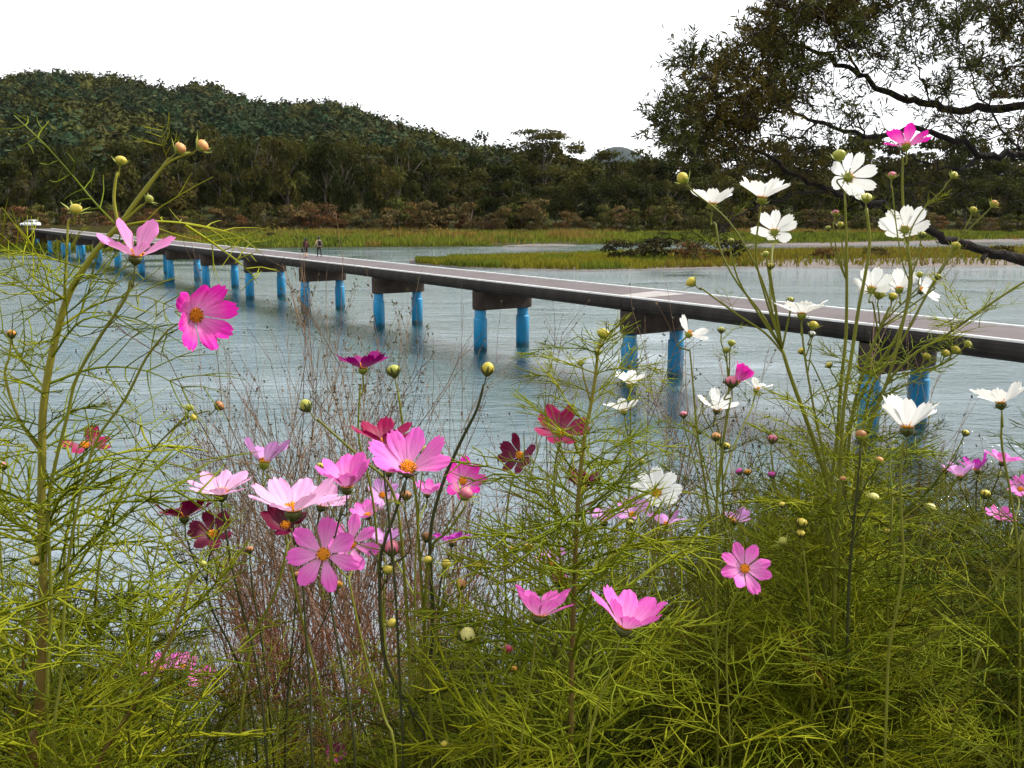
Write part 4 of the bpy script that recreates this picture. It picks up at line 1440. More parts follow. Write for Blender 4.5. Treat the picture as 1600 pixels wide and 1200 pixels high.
for pts, sz in (([(186, 354), (240, 346), (310, 352), (370, 368), (405, 392)], .05), ([(290, 352), (340, 385), (385, 420), (402, 442)], .03), ([(180, 350), (150, 318), (118, 280), (70, 226), (22, 180)], .035), ([(105, 470), (60, 440), (20, 400), (-20, 370)], .06), ([(108, 462), (70, 470), (30, 440), (-30, 415)], .05),
                ([(92, 512), (150, 476), (215, 462), (285, 486)], .06), ([(80, 560), (130, 500), (210, 498), (300, 545)], .07), ([(72, 610), (40, 570), (5, 520), (-30, 500)], .06), ([(75, 600), (150, 575), (230, 580), (320, 625)], .07), ([(67, 690), (120, 640), (190, 650), (260, 690)], .07), ([(66, 760), (150, 720), (240, 720), (350, 745)], .075),
                ([(66, 700), (30, 660), (-5, 655)], .06), ([(67, 860), (160, 850), (260, 850), (365, 905)], .075), ([(66, 800), (20, 780), (-20, 800)], .07), ([(66, 930), (140, 890), (230, 925), (330, 985)], .075)):
    long_leaf(tall_left, pts, 1.05, size=sz * 1.5)


cosmos('cosmos with a bright pink open flower facing right, on an arched stalk before the water', [(262, 516), (228, 560), (196, 623), (150, 690), (124, 780), (104, 900), (96, 1050), (88, 1230)],
       [fl(304, 492, 122, 'hot', (.82, -.16, .58), 32, [(285, 500), (262, 516)], k=8, roll=.2)], r=(2.0, 3.4), leaves=[(.12, .5, .12, .11), (.5, 1, .06, .15)])
cosmos('cosmos with a withered pink flower, petals curled and faded, before the bridge', [(204, 438), (196, 466), (157, 525), (120, 590), (105, 651), (88, 718), (75, 800), (80, 950), (78, 1200)],
       [fl(212, 400, 100, 'faded', (.15, .9, .38), 38, k=8, miss=(3, 6), rag=.75, light=False)], r=(2.6, 3.6), leaves=[(.3, .6, .1, .13), (.6, 1, .07, .16)])
cosmos('cosmos with a dark red flower that has lost petals, beside the thick left stem', [(128, 712), (122, 745), (112, 800), (100, 880), (110, 1000), (120, 1220)],
       [fl(132, 697, 82, 'crimson', (.28, .8, .5), 10, k=8, miss=(1, 5, 6))], r=(1.8, 3), leaves=[(.15, 1, .07, .14)])
cosmos('slender cosmos with a brown bud and two yellow buds arching over the water', [(250, 690), (218, 730), (180, 792), (160, 850), (150, 950), (160, 1080), (170, 1220)],
       [bd(343, 633, 18, 'brown', (.3, .9, .3), 'tight', [(325, 642), (285, 657), (250, 690)]), bd(296, 636, 14, 'yg', (.1, 1, .2), 'star', [(290, 650), (280, 662), (250, 690)]), bd(303, 652, 13, 'yellow', (.5, .8, .2), 'open', [(290, 660), (272, 670), (250, 690)])],
       d=1.15, r=(1.9, 3.2), leaves=[(.05, .4, .05, .14), (.4, 1, .05, .16)])
cosmos('cosmos with a small round pink bud at the left edge below the middle', [(2, 745), (-2, 820), (5, 950), (0, 1220)], [bd(5, 727, 17, 'pink', (0, 1, .2), 'tight')], d=1.25, r=(1.6, 3), leaves=[(.1, 1, .06, .16)])
cosmos('leafy dark stemmed cosmos leaning in at the lower left', [(300, 900), (270, 990), (235, 1060), (205, 1110), (165, 1170), (140, 1240), (128, 1330)], [bd(318, 880, 12, 'yg', (.2, 1, .3), 'open')], d=.98, r=(2.2, 5.5), stem_mat='stem_red', leaves=[(0, 1, .045, .16)])
cosmos('leafy cosmos with a crooked red brown stem rising from the lower left corner', [(45, 960), (36, 1040), (28, 1110), (22, 1240)], [bd(38, 935, 14, 'yg', (0, 1, .3), 'open')], d=1.12, r=(2.4, 5.5), stem_mat='stem_red', leaves=[(0, 1, .035, .17)])

# middle group
cosmos('cosmos with a pale lilac flower seen from below, petals parted', [(417, 740), (424, 758), (440, 800), (450, 860), (470, 960), (500, 1080), (520, 1220)],
       [fl(413, 723, 84, 'lilac', (.02, .97, -.22), 42, k=8, miss=(1, 5), light=True)], r=(1.7, 2.8), leaves=[(.5, 1, .08, .12)])
cosmos('cosmos with a pale pink bowl shaped flower and yellow centre, leftmost pale flower', [(350, 800), (356, 850), (370, 920), (395, 1010), (410, 1100), (420, 1220)],
       [fl(346, 772, 108, 'pale', (.02, .88, .42), 20, k=8)], r=(1.6, 2.8), stem_mat='stem_dark', leaves=[(.5, 1, .08, .13)])
cosmos('cosmos with two dark maroon flowers, one side on and one showing its orange centre', [(322, 900), (330, 950), (365, 1020), (392, 1100), (404, 1220)],
       [fl(288, 808, 96, 'maroon', (-.12, .93, -.15), 22, [(291, 840), (305, 880), (322, 905)], k=8, m='stem_dark'), fl(333, 836, 78, 'maroon', (.02, .62, .78), 24, [(328, 865), (323, 905)], k=8, m='stem_dark', L=.036)],
       r=(1.7, 2.8), stem_mat='stem_dark', leaves=[(.35, 1, .08, .12)])
cosmos('cosmos with the widest pale pink flower seen side on in the middle group', [(462, 830), (472, 900), (478, 990), (486, 1100), (490, 1220)],
       [fl(458, 798, 142, 'pale', (.0, .93, .25), 24, k=8, L=.050), fl(502, 790, 84, 'pale', (.2, .9, .2), 24, [(500, 815), (480, 860), (475, 900)], k=8, L=.042)], r=(1.7, 3), stem_mat='stem_dark', leaves=[(.5, 1, .09, .12)])
cosmos('cosmos with a dark maroon cup flower tucked under the widest pale pink one', [(450, 850), (430, 928), (400, 985), (385, 1050), (375, 1220)],
       [fl(447, 822, 70, 'maroon', (.0, .62, .75), 38, k=8, L=.037)], r=(2.2, 3.6), leaves=[(.5, 1, .08, .13)])
cosmos('cosmos with an open pink flower facing the viewer, a second pink one behind it', [(545, 905), (556, 960), (575, 1040), (600, 1120), (620, 1230)],
       [fl(506, 866, 122, 'pink', (.0, .12, 1), 12, [(530, 890), (546, 908)], k=7, roll=.55, L=.037, d=.93), fl(548, 850, 92, 'pink', (.34, .3, .88), 14, [(552, 880), (547, 908)], k=7, L=.040)], r=(1.8, 3), leaves=[(.25, 1, .09, .12)])
cosmos('cosmos with a pink cup flower behind the widest pale pink one', [(535, 790), (522, 850), (516, 930), (530, 1020), (545, 1100), (556, 1220)],
       [fl(542, 760, 98, 'pink', (.05, .84, .5), 36, k=8)], r=(1.6, 2.8), stem_mat='stem_dark', leaves=[(.5, 1, .08, .12)])
cosmos('cosmos with a large pink flower at the top of the middle group, orange stamens showing', [(633, 752), (618, 800), (600, 850), (594, 880), (594, 960), (604, 1040), (636, 1100), (664, 1150), (680, 1230)],
       [fl(637, 733, 122, 'pink', (.14, .66, .62), 30, k=8, miss=(6,), L=.045, roll=.3), fl(597, 774, 56, 'lilac', (.35, .5, .75), 28, [(590, 800), (575, 850), (594, 880)], k=8, miss=(2,), L=.034), fl(608, 738, 56, 'lilac', (.1, .85, .2), 35, [(612, 770), (600, 850)], k=8, L=.036),
        bd(635, 773, 20, 'brown', (.1, .9, .2), 'tight', [(632, 800), (640, 860), (594, 890)]), bd(612, 857, 27, 'pink', (-.1, .9, .3), 'tight', [(609, 880), (597, 900)], tall=1.25), bd(606, 889, 19, 'yellow', (0, .8, .5), 'star', [(603, 905), (597, 930)])],
       d=1.22, r=(2.2, 4.2), stem_mat='stem_dark', leaves=[(.45, 1, .06, .13)])
cosmos('cosmos with two small pink flowers sunk between the large pink and the hot pink flower', [(655, 800), (650, 860), (648, 950), (650, 1080), (652, 1220)], [fl(668, 772, 52, 'pink', (.1, .9, .3), 28, [(664, 790), (655, 815)], k=8), fl(575, 806, 56, 'pink', (-.2, .8, .5), 24, [(585, 830), (620, 880), (649, 930)], k=8)], d=1.7, r=(1.3, 2.4), leaves=[(.5, 1, .08, .12)])
cosmos('cosmos with a crimson flower half hidden behind the large pink one', [(598, 715), (602, 760), (612, 850), (620, 960), (625, 1080), (630, 1220)],
       [fl(600, 694, 96, 'crimson', (.02, .84, .42), 30, k=7)], r=(1.6, 2.8), stem_mat='stem_dark', leaves=[(.5, 1, .08, .12)])
cosmos('cosmos with a deep magenta flower high on a thin straight stalk', [(563, 600), (560, 680), (572, 730), (585, 800), (592, 900), (600, 1000), (606, 1220)],
       [fl(567, 575, 88, 'magenta', (.0, .94, .28), 20, k=8, light=True)], r=(1.7, 2.8), leaves=[(.55, 1, .08, .12)])
cosmos('cosmos stalk with a plump yellow green bud beside the deep magenta flower', [(622, 612), (632, 680), (648, 760), (655, 860), (662, 980), (670, 1220)],
       [bd(615, 578, 25, 'yg', (-.1, 1, .2), 'tight', tall=1.0), bd(665, 706, 20, 'yg', (.1, 1, .2), 'tight', [(661, 730), (655, 780), (653, 850)], tall=1.25), bd(668, 838, 20, 'brown', (.2, .9, .3), 'tight', [(662, 855), (656, 880)])],
       d=1.3, r=(2.0, 3), leaves=[(.5, 1, .07, .12)])
cosmos('cosmos with a hot pink flower behind a fat pink bud', [(728, 790), (700, 830), (672, 860), (664, 950), (668, 1060), (672, 1220)],
       [fl(723, 752, 74, 'hot', (.2, .5, .84), 22, [(727, 790), (706, 826)], k=8, L=.036, d=1.42), bd(728, 770, 27, 'pink', (.4, .6, .6), 'star', [(716, 790), (690, 840)], tall=.8)],
       d=1.3, r=(2.0, 3.6), leaves=[(.4, 1, .07, .13)])
cosmos('cosmos with a closed yellow bud with a brown tip on a long slanting stalk', [(756, 600), (745, 640), (720, 690), (690, 760), (672, 840), (676, 960), (672, 1080), (676, 1230)],
       [bd(762, 577, 23, 'yellow', (.15, 1, .2), 'tight', tall=1.25)], d=1.28, r=(2.2, 4.4), stem_mat='stem_dark', leaves=[(.5, 1, .06, .13)])
cosmos('cosmos with a yellow green bud at the upper left end of a long slanting stalk', [(496, 655), (535, 690), (575, 725), (605, 752), (622, 800), (632, 900), (640, 1040), (645, 1220)],
       [bd(478, 634, 22, 'yg', (-.35, .9, .2), 'tight', tall=1.25), bd(500, 728, 15, 'yellow', (0, 1, .2), 'tight', [(498, 750), (520, 800), (560, 850), (628, 860)])], d=1.25, r=(2.0, 3.2), leaves=[(.5, 1, .07, .12)])
cosmos('cosmos with a small violet pink flower seen side on, right of the middle group', [(703, 865), (690, 900), (684, 980), (690, 1100), (695, 1220)],
       [fl(706, 848, 62, 'purple', (.02, .95, -.12), 28, k=8)], r=(1.5, 2.6), stem_mat='stem_dark', leaves=[(.3, 1, .07, .12)])
cosmos('cosmos with yellow star buds and a flat peach bud, below the violet pink flower', [(700, 930), (688, 960), (680, 1010), (672, 1090), (678, 1230)],
       [bd(697, 880, 18, 'yellow', (.1, .8, .5), 'star', [(695, 900), (690, 955)]), bd(748, 882, 20, 'yellow', (.3, .8, .4), 'star', [(738, 905), (705, 935)]), bd(721, 912, 21, 'peach', (.1, .7, .6), 'tight', [(716, 930), (700, 955)]), bd(668, 874, 16, 'yellow', (-.2, .8, .4), 'open', [(672, 900), (688, 960)]), bd(612, 973, 18, 'yellow', (.3, .6, .6), 'open', [(630, 985), (660, 1020), (678, 1050)])],
       d=1.22, r=(2.0, 4), leaves=[(.1, 1, .05, .13)])
cosmos('cosmos stalk with a large half open cream bud', [(733, 1010), (742, 1050), (760, 1100), (775, 1230)], [bd(731, 993, 28, 'cream', (-.1, 1, .3), 'tight', tall=1.25), bd(694, 1162, 13, 'yellow', (0, .8, .5), 'star', [(700, 1180), (740, 1215), (770, 1228)])], d=1.15, r=(1.8, 3), leaves=[(.1, 1, .05, .13)])
cosmos('cosmos stalk with a dark red bud and a small yellow bud near the lower middle', [(792, 1030), (795, 1080), (805, 1150), (812, 1230)], [bd(793, 1014, 19, 'red', (0, .9, .4), 'open'), bd(803, 1045, 13, 'orange', (.2, .9, .4), 'tight', [(803, 1060), (797, 1090)])], d=1.3, r=(1.5, 2.6), leaves=[(.1, 1, .06, .12)])
cosmos('cosmos with two orange seed heads on thin stalks right of the middle group', [(808, 900), (800, 960), (812, 1060), (820, 1220)], [bd(802, 858, 17, 'orange', (0, 1, .2), 'tight', [(803, 876), (808, 900)]), bd(826, 855, 17, 'orange', (.3, .9, .3), 'tight', [(822, 875), (808, 900)]), bd(790, 868, 12, 'yg', (-.2, .9, .3), 'open', [(795, 885), (808, 905)])], d=1.45, r=(1.3, 2.4), leaves=[(.2, 1, .06, .13)])
cosmos('cosmos with a small brown bud beside the dark maroon pair', [(390, 872), (396, 930), (410, 1010), (430, 1220)], [bd(390, 858, 15, 'brown', (0, 1, .3), 'tight')], d=1.4, r=(1.3, 2.2), stem_mat='stem_dark', leaves=[(.5, 1, .07, .12)])
cosmos('cosmos with a dark brown bud under the pink flower that faces the viewer', [(464, 915), (458, 990), (450, 1080), (446, 1220)], [bd(465, 898, 16, 'brown', (0, 1, .3), 'tight'), bd(530, 912, 13, 'orange', (.2, 1, .2), 'open', [(520, 940), (490, 1000), (455, 1040)])], d=1.35, r=(1.4, 2.6), stem_mat='stem_dark', leaves=[(.4, 1, .07, .13)])
cosmos('cosmos with a lilac flower sunk among the leaves below the large pink one', [(602, 872), (600, 930), (602, 1020), (604, 1220)], [fl(600, 850, 58, 'lilac', (.0, .9, .2), 30, k=8)], r=(1.4, 2.4), leaves=[(.2, 1, .07, .12)])

# tall feathery plant in the middle and the reds round it
cosmos('tall feathery cosmos with a dark upright stem and small yellow buds on top', [(936, 535), (930, 590), (922, 640), (912, 690), (906, 750), (901, 820), (898, 900), (895, 980), (893, 1060), (890, 1230)],
       [bd(943, 520, 21, 'yellow', (.2, .8, .5), 'open', [(940, 533)]), bd(934, 549, 13, 'yg', (.1, .9, .3), 'tight', [(933, 560)]), bd(907, 566, 13, 'yg', (-.3, .9, .3), 'open', [(912, 590), (922, 630)]), bd(1003, 720, 13, 'yg', (.5, .7, .3), 'star', [(985, 735), (950, 770), (905, 800)])],
       d=1.2, r=(2.6, 5.6), stem_mat='stem_red', leaves=[(0, .25, .013, .13), (.16, .6, .020, .19), (.6, 1, .03, .17)])
cosmos('cosmos with a crimson flower left of the tall feathery stem, yellow centre facing up', [(872, 700), (866, 740), (868, 800), (876, 880), (880, 1000), (876, 1220)], [fl(876, 678, 92, 'crimson', (.03, .66, .72), 22, k=8)], r=(1.6, 2.6), leaves=[(.1, .5, .07, .12), (.5, 1, .06, .14)])
cosmos('cosmos with a dark maroon flower tilted to the left, above the thin seed heads', [(806, 735), (796, 770), (790, 830), (790, 930), (800, 1220)], [fl(813, 712, 74, 'maroon', (-.55, .35, .75), 22, k=8, miss=(4,), L=.040)], r=(1.4, 2.4), leaves=[(.2, .5, .07, .14), (.5, 1, .06, .14)])
cosmos('cosmos with a ragged maroon flower half behind the tall feathery stem', [(912, 782), (916, 840), (920, 940), (915, 1220)], [fl(910, 762, 70, 'maroon', (.02, .92, .12), 32, k=8, miss=(1, 5))], r=(1.4, 2.4), leaves=[(.15, 1, .06, .14)])
cosmos('cosmos with a pink cup flower side on, nearest the foot of the tall feathery stem', [(838, 985), (832, 1040), (822, 1110), (812, 1240)], [fl(843, 962, 108, 'pink', (.14, .96, -.06), 36, k=8)], r=(1.6, 2.2), leaves=[(.4, 1, .1, .10)])
cosmos('cosmos with a pink flower tilted to the right in the lower middle', [(968, 1002), (950, 1060), (930, 1120), (915, 1240)], [fl(976, 980, 124, 'pink', (.28, .9, .25), 32, k=8)], r=(1.6, 2.4), leaves=[(.35, 1, .08, .11)])
cosmos('cosmos with a white daisy like flower and yellow centre, right of the tall feathery stem', [(1022, 800), (1020, 860), (1028, 950), (1035, 1080), (1040, 1220)], [fl(1025, 772, 84, 'white', (-.02, .62, .74), 22, k=8)], r=(1.4, 2.4), leaves=[(.15, 1, .06, .13)])
cosmos('cosmos with lilac pink flowers under the white daisy like one', [(985, 840), (990, 900), (998, 1000), (1000, 1220)],
       [fl(944, 815, 66, 'lilac', (-.05, .92, .1), 26, [(946, 840), (960, 900), (993, 960)], k=8, miss=(2,)), fl(988, 806, 62, 'lilac', (.1, .75, .5), 24, k=8, miss=(4, 5), rag=.2), fl(1040, 820, 60, 'lilac', (.05, .93, -.2), 34, [(1040, 850), (1020, 910), (1000, 990)], k=8, miss=(3,), light=True), bd(985, 816, 13, 'yg', (.2, .9, .3), 'tight')],
       r=(1.3, 2.2), leaves=[(.15, 1, .06, .13)])
cosmos('cosmos with an upright pink flower among the leaves at the right of centre', [(1158, 915), (1140, 960), (1135, 1040), (1140, 1220)], [fl(1163, 889, 74, 'pink', (.1, .45, .88), 16, k=8, L=.034, d=1.18)], r=(1.3, 2.2), leaves=[(.1, 1, .05, .13)])
cosmos('cosmos with a faint lilac flower and a magenta bud behind the tall feathery stem', [(872, 925), (870, 980), (872, 1060), (870, 1220)], [fl(862, 882, 58, 'lilac', (-.1, .9, .2), 24, [(866, 905), (872, 930)], k=8, miss=(1, 2)), bd(875, 904, 28, 'magenta', (.0, .9, .4), 'tight', [(874, 920)], tall=.8)], d=1.5, r=(1.3, 2.2), leaves=[(.2, 1, .06, .12)])

# right side: whites
cosmos('tall cosmos with three white flowers fanned out above the far river bend', [(1222, 545), (1236, 590), (1258, 650), (1282, 720), (1296, 775), (1292, 860), (1288, 960), (1284, 1080), (1278, 1230)],
       [fl(1113, 319, 74, 'white', (.04, .96, .12), 28, [(1118, 350), (1126, 392), (1152, 442), (1190, 490), (1218, 540)], k=8, light=True), fl(1191, 309, 82, 'white', (.1, .9, .36), 28, [(1187, 335), (1181, 400), (1196, 465), (1222, 545)], k=8, light=True),
        fl(1210, 362, 72, 'white', (.08, .72, -.55), 22, [(1207, 390), (1204, 470), (1216, 530)], k=8, light=True), bd(1067, 279, 21, 'yellow', (-.5, .7, .3), 'open', [(1090, 305), (1138, 345), (1178, 410), (1200, 465), (1224, 545)], tall=1.25),
        bd(1079, 440, 19, 'yellow', (-.6, .6, .4), 'star', [(1098, 452), (1150, 490), (1195, 520), (1224, 550)]), bd(1142, 376, 13, 'yg', (0, 1, .2), 'tight', [(1143, 400), (1160, 450), (1200, 510)]), bd(1196, 396, 12, 'yg', (-.2, .9, .2), 'open', [(1200, 420), (1206, 480)]), bd(1204, 415, 13, 'yellow', (.2, .9, .3), 'tight', [(1204, 430), (1206, 490)]), bd(1235, 468, 13, 'yg', (0, 1, .2), 'tight', [(1234, 490), (1226, 540)])],
       d=1.45, r=(3.0, 6.0), leaves=[(.06, .5, .045, .12), (.5, 1, .035, .16)])
cosmos('cosmos with a white flower turned away to the right, a green bud at its left', [(1320, 300), (1323, 400), (1322, 520), (1314, 600), (1308, 690), (1298, 770), (1296, 880), (1290, 1000), (1290, 1230)],
       [fl(1326, 277, 84, 'white', (.72, .28, -.55), 26, k=8, light=True), bd(1311, 241, 23, 'yg', (-.1, 1, .3), 'open', [(1316, 262), (1320, 300)]), bd(1306, 332, 13, 'pink', (.1, 1, .2), 'open', [(1302, 350), (1306, 385), (1322, 430)]), bd(1313, 350, 12, 'yellow', (.3, .9, .2), 'open', [(1314, 370), (1322, 440)]), bd(1294, 356, 11, 'yg', (-.3, .9, .2), 'tight', [(1298, 380), (1321, 440)]),
        bd(1252, 548, 13, 'yellow', (-.3, .8, .4), 'tight', [(1270, 570), (1300, 640), (1308, 690)])],
       d=1.5, r=(2.0, 5.0), leaves=[(.32, .55, .05, .15), (.55, 1, .035, .16)])
cosmos('cosmos with a pink fan shaped flower at the very top of the right group', [(1411, 245), (1410, 300), (1416, 370), (1424, 440), (1404, 520), (1360, 590), (1322, 680), (1312, 800), (1310, 950), (1312, 1230)], [fl(1416, 227, 74, 'hot', (.06, .95, -.18), 30, k=8, light=True)], r=(1.9, 4.0), leaves=[(.32, .5, .06, .13), (.5, 1, .045, .15)])
cosmos('cosmos with a starry white flower seen from behind, by the long willow limb', [(1418, 385), (1422, 430), (1412, 500), (1385, 600), (1345, 700), (1330, 840), (1325, 1000), (1322, 1230)],
       [fl(1414, 358, 80, 'white', (.25, .66, -.55), 22, k=8, light=True), bd(1394, 273, 15, 'pink', (.2, 1, .2), 'open', [(1394, 295), (1400, 350), (1410, 410), (1420, 440)]), bd(1491, 273, 14, 'cream', (.6, .7, .3), 'open', [(1472, 298), (1440, 330), (1420, 372), (1421, 430)]), bd(1441, 366, 14, 'yg', (.3, .9, .3), 'tight', [(1440, 385), (1424, 440)])],
       d=1.5, r=(2.0, 4.0), leaves=[(.28, .5, .06, .14), (.5, 1, .045, .15)])
cosmos('cosmos stalk with a cream topped bud below the white flower turned away', [(1354, 325), (1359, 380), (1350, 440), (1342, 480), (1330, 560), (1318, 640), (1312, 760), (1305, 900), (1300, 1230)], [bd(1354, 308, 19, 'cream', (.1, 1, .2), 'open')], d=1.42, r=(2.4, 4.4), leaves=[(.22, .5, .07, .14), (.5, 1, .045, .15)])
cosmos('cosmos with several half open white flowers in a cluster just above the bridge deck', [(1390, 480), (1372, 520), (1350, 580), (1330, 660), (1320, 800), (1318, 960), (1316, 1230)],
       [fl(1362, 452, 62, 'white', (.3, .6, -.5), 40, [(1364, 475), (1372, 520)], k=7, light=True, L=.038), fl(1405, 452, 58, 'white', (.1, .8, -.4), 40, [(1402, 472), (1378, 510)], k=7, light=True, L=.038), fl(1440, 454, 60, 'white', (.5, .5, .5), 26, [(1432, 480), (1395, 520)], k=6, miss=(1,), L=.038), bd(1374, 458, 20, 'yg', (.1, .9, .4), 'star', [(1372, 480), (1375, 515)]), bd(1395, 462, 16, 'yellow', (.2, .9, .3), 'star', [(1392, 490)]), bd(1437, 428, 12, 'yg', (0, 1, .3), 'open', [(1434, 450), (1395, 510)]), bd(1466, 432, 12, 'yg', (.4, .9, .2), 'tight', [(1455, 455), (1395, 520)])],
       d=1.55, r=(2.2, 4.0), leaves=[(.1, .4, .05, .14), (.4, 1, .04, .15)])
cosmos('cosmos with a white flower side on in front of the bridge deck edge', [(1252, 506), (1258, 560), (1272, 640), (1290, 730), (1300, 830), (1302, 1000), (1302, 1230)], [fl(1253, 490, 86, 'white', (.02, .97, .08), 18, k=8, light=True), bd(1271, 507, 17, 'yellow', (.4, .8, .3), 'open', [(1270, 525), (1262, 560)]), bd(1269, 521, 13, 'white', (.6, .6, .4), 'tight', [(1268, 540), (1264, 580)])], r=(1.6, 3), leaves=[(.2, .5, .06, .13), (.5, 1, .045, .14)])
cosmos('cosmos with a small white flower turned aside next to a blue bridge column', [(1078, 548), (1082, 590), (1090, 680), (1105, 780), (1115, 900), (1120, 1220)], [fl(1077, 522, 60, 'white', (.62, .6, -.2), 30, k=7, miss=(2,), light=True, L=.036)], r=(1.4, 2.6), leaves=[(.3, .6, .08, .13), (.6, 1, .05, .14)])
cosmos('cosmos with two ragged white flowers one above the other against a blue column', [(985, 630), (985, 700), (982, 780), (975, 880), (965, 1000), (960, 1220)], [fl(984, 600, 58, 'white', (.02, .9, .2), 26, [(985, 618), (985, 640)], k=8, light=True), fl(975, 642, 62, 'white', (-.1, .92, .1), 22, [(978, 665), (985, 700)], k=8, light=True)], r=(1.4, 2.4), leaves=[(.15, 1, .06, .14)])
cosmos('cosmos with two whitish worn flowers and yellow centres right of the blue column', [(1128, 700), (1130, 780), (1136, 880), (1140, 1000), (1142, 1220)], [fl(1120, 640, 66, 'white', (.1, .8, .4), 24, [(1120, 662), (1128, 705)], k=7, miss=(2,), L=.040), fl(1182, 608, 52, 'white', (.2, .85, .1), 24, [(1176, 635), (1150, 690), (1131, 750)], k=6, miss=(0, 3), L=.036, light=True), bd(1127, 515, 13, 'yg', (0, 1, .2), 'tight', [(1127, 535), (1140, 600), (1130, 690)]), bd(1143, 535, 13, 'yg', (.3, 1, .2), 'open', [(1140, 560), (1138, 620), (1130, 690)]), bd(1135, 546, 12, 'yg', (-.1, 1, .2), 'open', [(1136, 570), (1138, 630), (1130, 690)]), bd(1098, 624, 12, 'yg', (0, 1, .2), 'open', [(1100, 650), (1127, 705)])],
       d=1.7, r=(1.6, 2.8), leaves=[(.0, .5, .05, .14), (.5, 1, .05, .14)])
cosmos('cosmos with a half open hot pink bud before the water under the deck', [(1142, 622), (1132, 680), (1122, 760), (1118, 860), (1118, 980), (1120, 1220)],
       [fl(1150, 597, 44, 'hot', (.5, .75, .2), 68, k=8, L=.030, d=1.35), bd(1143, 595, 24, 'pink', (-.2, .9, .4), 'tight', [(1143, 615)]), bd(1119, 681, 17, 'peach', (.1, 1, .3), 'tight', [(1119, 700), (1118, 790)]), bd(1135, 696, 14, 'yellow', (.5, .8, .3), 'tight', [(1130, 712), (1120, 780)]), bd(1068, 647, 14, 'pink', (0, 1, .2), 'tight', [(1070, 670), (1090, 740), (1117, 850)])],
       d=1.35, r=(1.6, 3), leaves=[(.25, .5, .06, .13), (.5, 1, .05, .14)])
cosmos('cosmos with a white cup flower on a straight stalk, in front of the right pier', [(1412, 690), (1407, 740), (1409, 820), (1412, 880), (1400, 960), (1388, 1030), (1380, 1230)], [fl(1417, 668, 100, 'white', (.02, .97, .02), 36, k=8, L=.044)], r=(2.0, 2.8), leaves=[(.5, 1, .07, .14)])
cosmos('cosmos with a white cup flower cut off near the right edge', [(1565, 650), (1566, 700), (1580, 780), (1592, 900), (1590, 1230)], [fl(1564, 630, 88, 'white', (-.02, .96, -.12), 32, k=8)], r=(1.8, 2.8), leaves=[(.25, 1, .06, .15)])
cosmos('cosmos with thin stalks holding three small buds right of the long willow limb', [(1500, 372), (1470, 420), (1440, 475), (1405, 540), (1365, 600), (1345, 700), (1345, 860), (1345, 1230)],
       [bd(1521, 327, 13, 'yellow', (.2, 1, .2), 'open', [(1514, 345), (1500, 372)]), bd(1554, 318, 15, 'peach', (.6, .8, .2), 'open', [(1538, 335), (1500, 375)]), bd(1494, 383, 16, 'yellow', (.3, 1, .2), 'open', [(1486, 400), (1455, 450), (1420, 515)])], d=1.6, r=(1.4, 3.4), leaves=[(.2, .4, .07, .12), (.4, 1, .05, .15)])
cosmos('cosmos stalk slanting down from the right edge with yellow buds below the deck', [(1640, 425), (1598, 442), (1540, 480), (1480, 522), (1420, 560), (1375, 620), (1350, 720), (1340, 860), (1335, 1230)],
       [bd(1494, 546, 16, 'yellow', (.5, .6, .5), 'open', [(1485, 560), (1455, 575), (1400, 590)]), bd(1513, 537, 14, 'yg', (.6, .5, .5), 'star', [(1500, 552), (1460, 575), (1400, 590)]), bd(1478, 551, 15, 'yellow', (.1, .8, .5), 'open', [(1470, 570), (1420, 600), (1378, 625)]), bd(1448, 556, 14, 'yellow', (.3, .7, .5), 'open', [(1440, 575), (1390, 605)]), bd(1295, 570, 12, 'yellow', (-.3, .8, .4), 'tight', [(1305, 590), (1335, 660), (1352, 720)])], d=1.5, r=(1.6, 3.6), leaves=[(.06, .5, .045, .12), (.5, 1, .04, .15)])
cosmos('cosmos with a brown bud and a spent starry head, right of the thick pale stem', [(1345, 700), (1340, 760), (1332, 840), (1325, 960), (1320, 1230)], [bd(1345, 678, 20, 'brown', (0, 1, .3), 'star'), bd(1366, 776, 18, 'cream', (.1, .8, .5), 'star', [(1358, 795), (1340, 830), (1334, 850)]), bd(1375, 718, 13, 'peach', (.3, .8, .3), 'open', [(1368, 735), (1345, 770), (1338, 800)]), bd(1317, 748, 12, 'brown', (-.1, .9, .3), 'star', [(1318, 770), (1332, 820)])], d=1.35, r=(1.8, 3.4), stem_mat='stem_dark', leaves=[(.2, 1, .045, .14)])
cosmos('cosmos with brown pink round buds left of the main white stem', [(1205, 705), (1212, 760), (1235, 830), (1250, 930), (1255, 1230)], [bd(1207, 685, 18, 'pink', (.1, 1, .3), 'tight'), bd(1206, 741, 14, 'magenta', (0, 1, .3), 'tight', [(1210, 760), (1222, 800)]), bd(1155, 736, 13, 'magenta', (-.3, .9, .3), 'tight', [(1170, 760), (1200, 800), (1235, 840)]), bd(1168, 737, 13, 'orange', (.3, .9, .3), 'tight', [(1175, 760), (1205, 800), (1235, 840)])], d=1.45, r=(1.6, 3.4), leaves=[(.1, 1, .045, .15)])
cosmos('cosmos with plump yellow buds among the leaves at the right of centre', [(1255, 860), (1262, 920), (1268, 1020), (1266, 1230)], [bd(1253, 816, 20, 'yellow', (.4, .7, .5), 'tight', [(1252, 835), (1256, 862)]), bd(1251, 833, 16, 'yellow', (.1, .6, .7), 'tight', [(1252, 850), (1256, 870)]), bd(1222, 788, 12, 'yellow', (-.2, .9, .4), 'tight', [(1228, 810), (1250, 860)]), bd(1223, 845, 17, 'yg', (-.4, .7, .5), 'star', [(1235, 860), (1256, 890)])], d=1.35, r=(1.6, 3.2), leaves=[(.1, 1, .04, .14)])
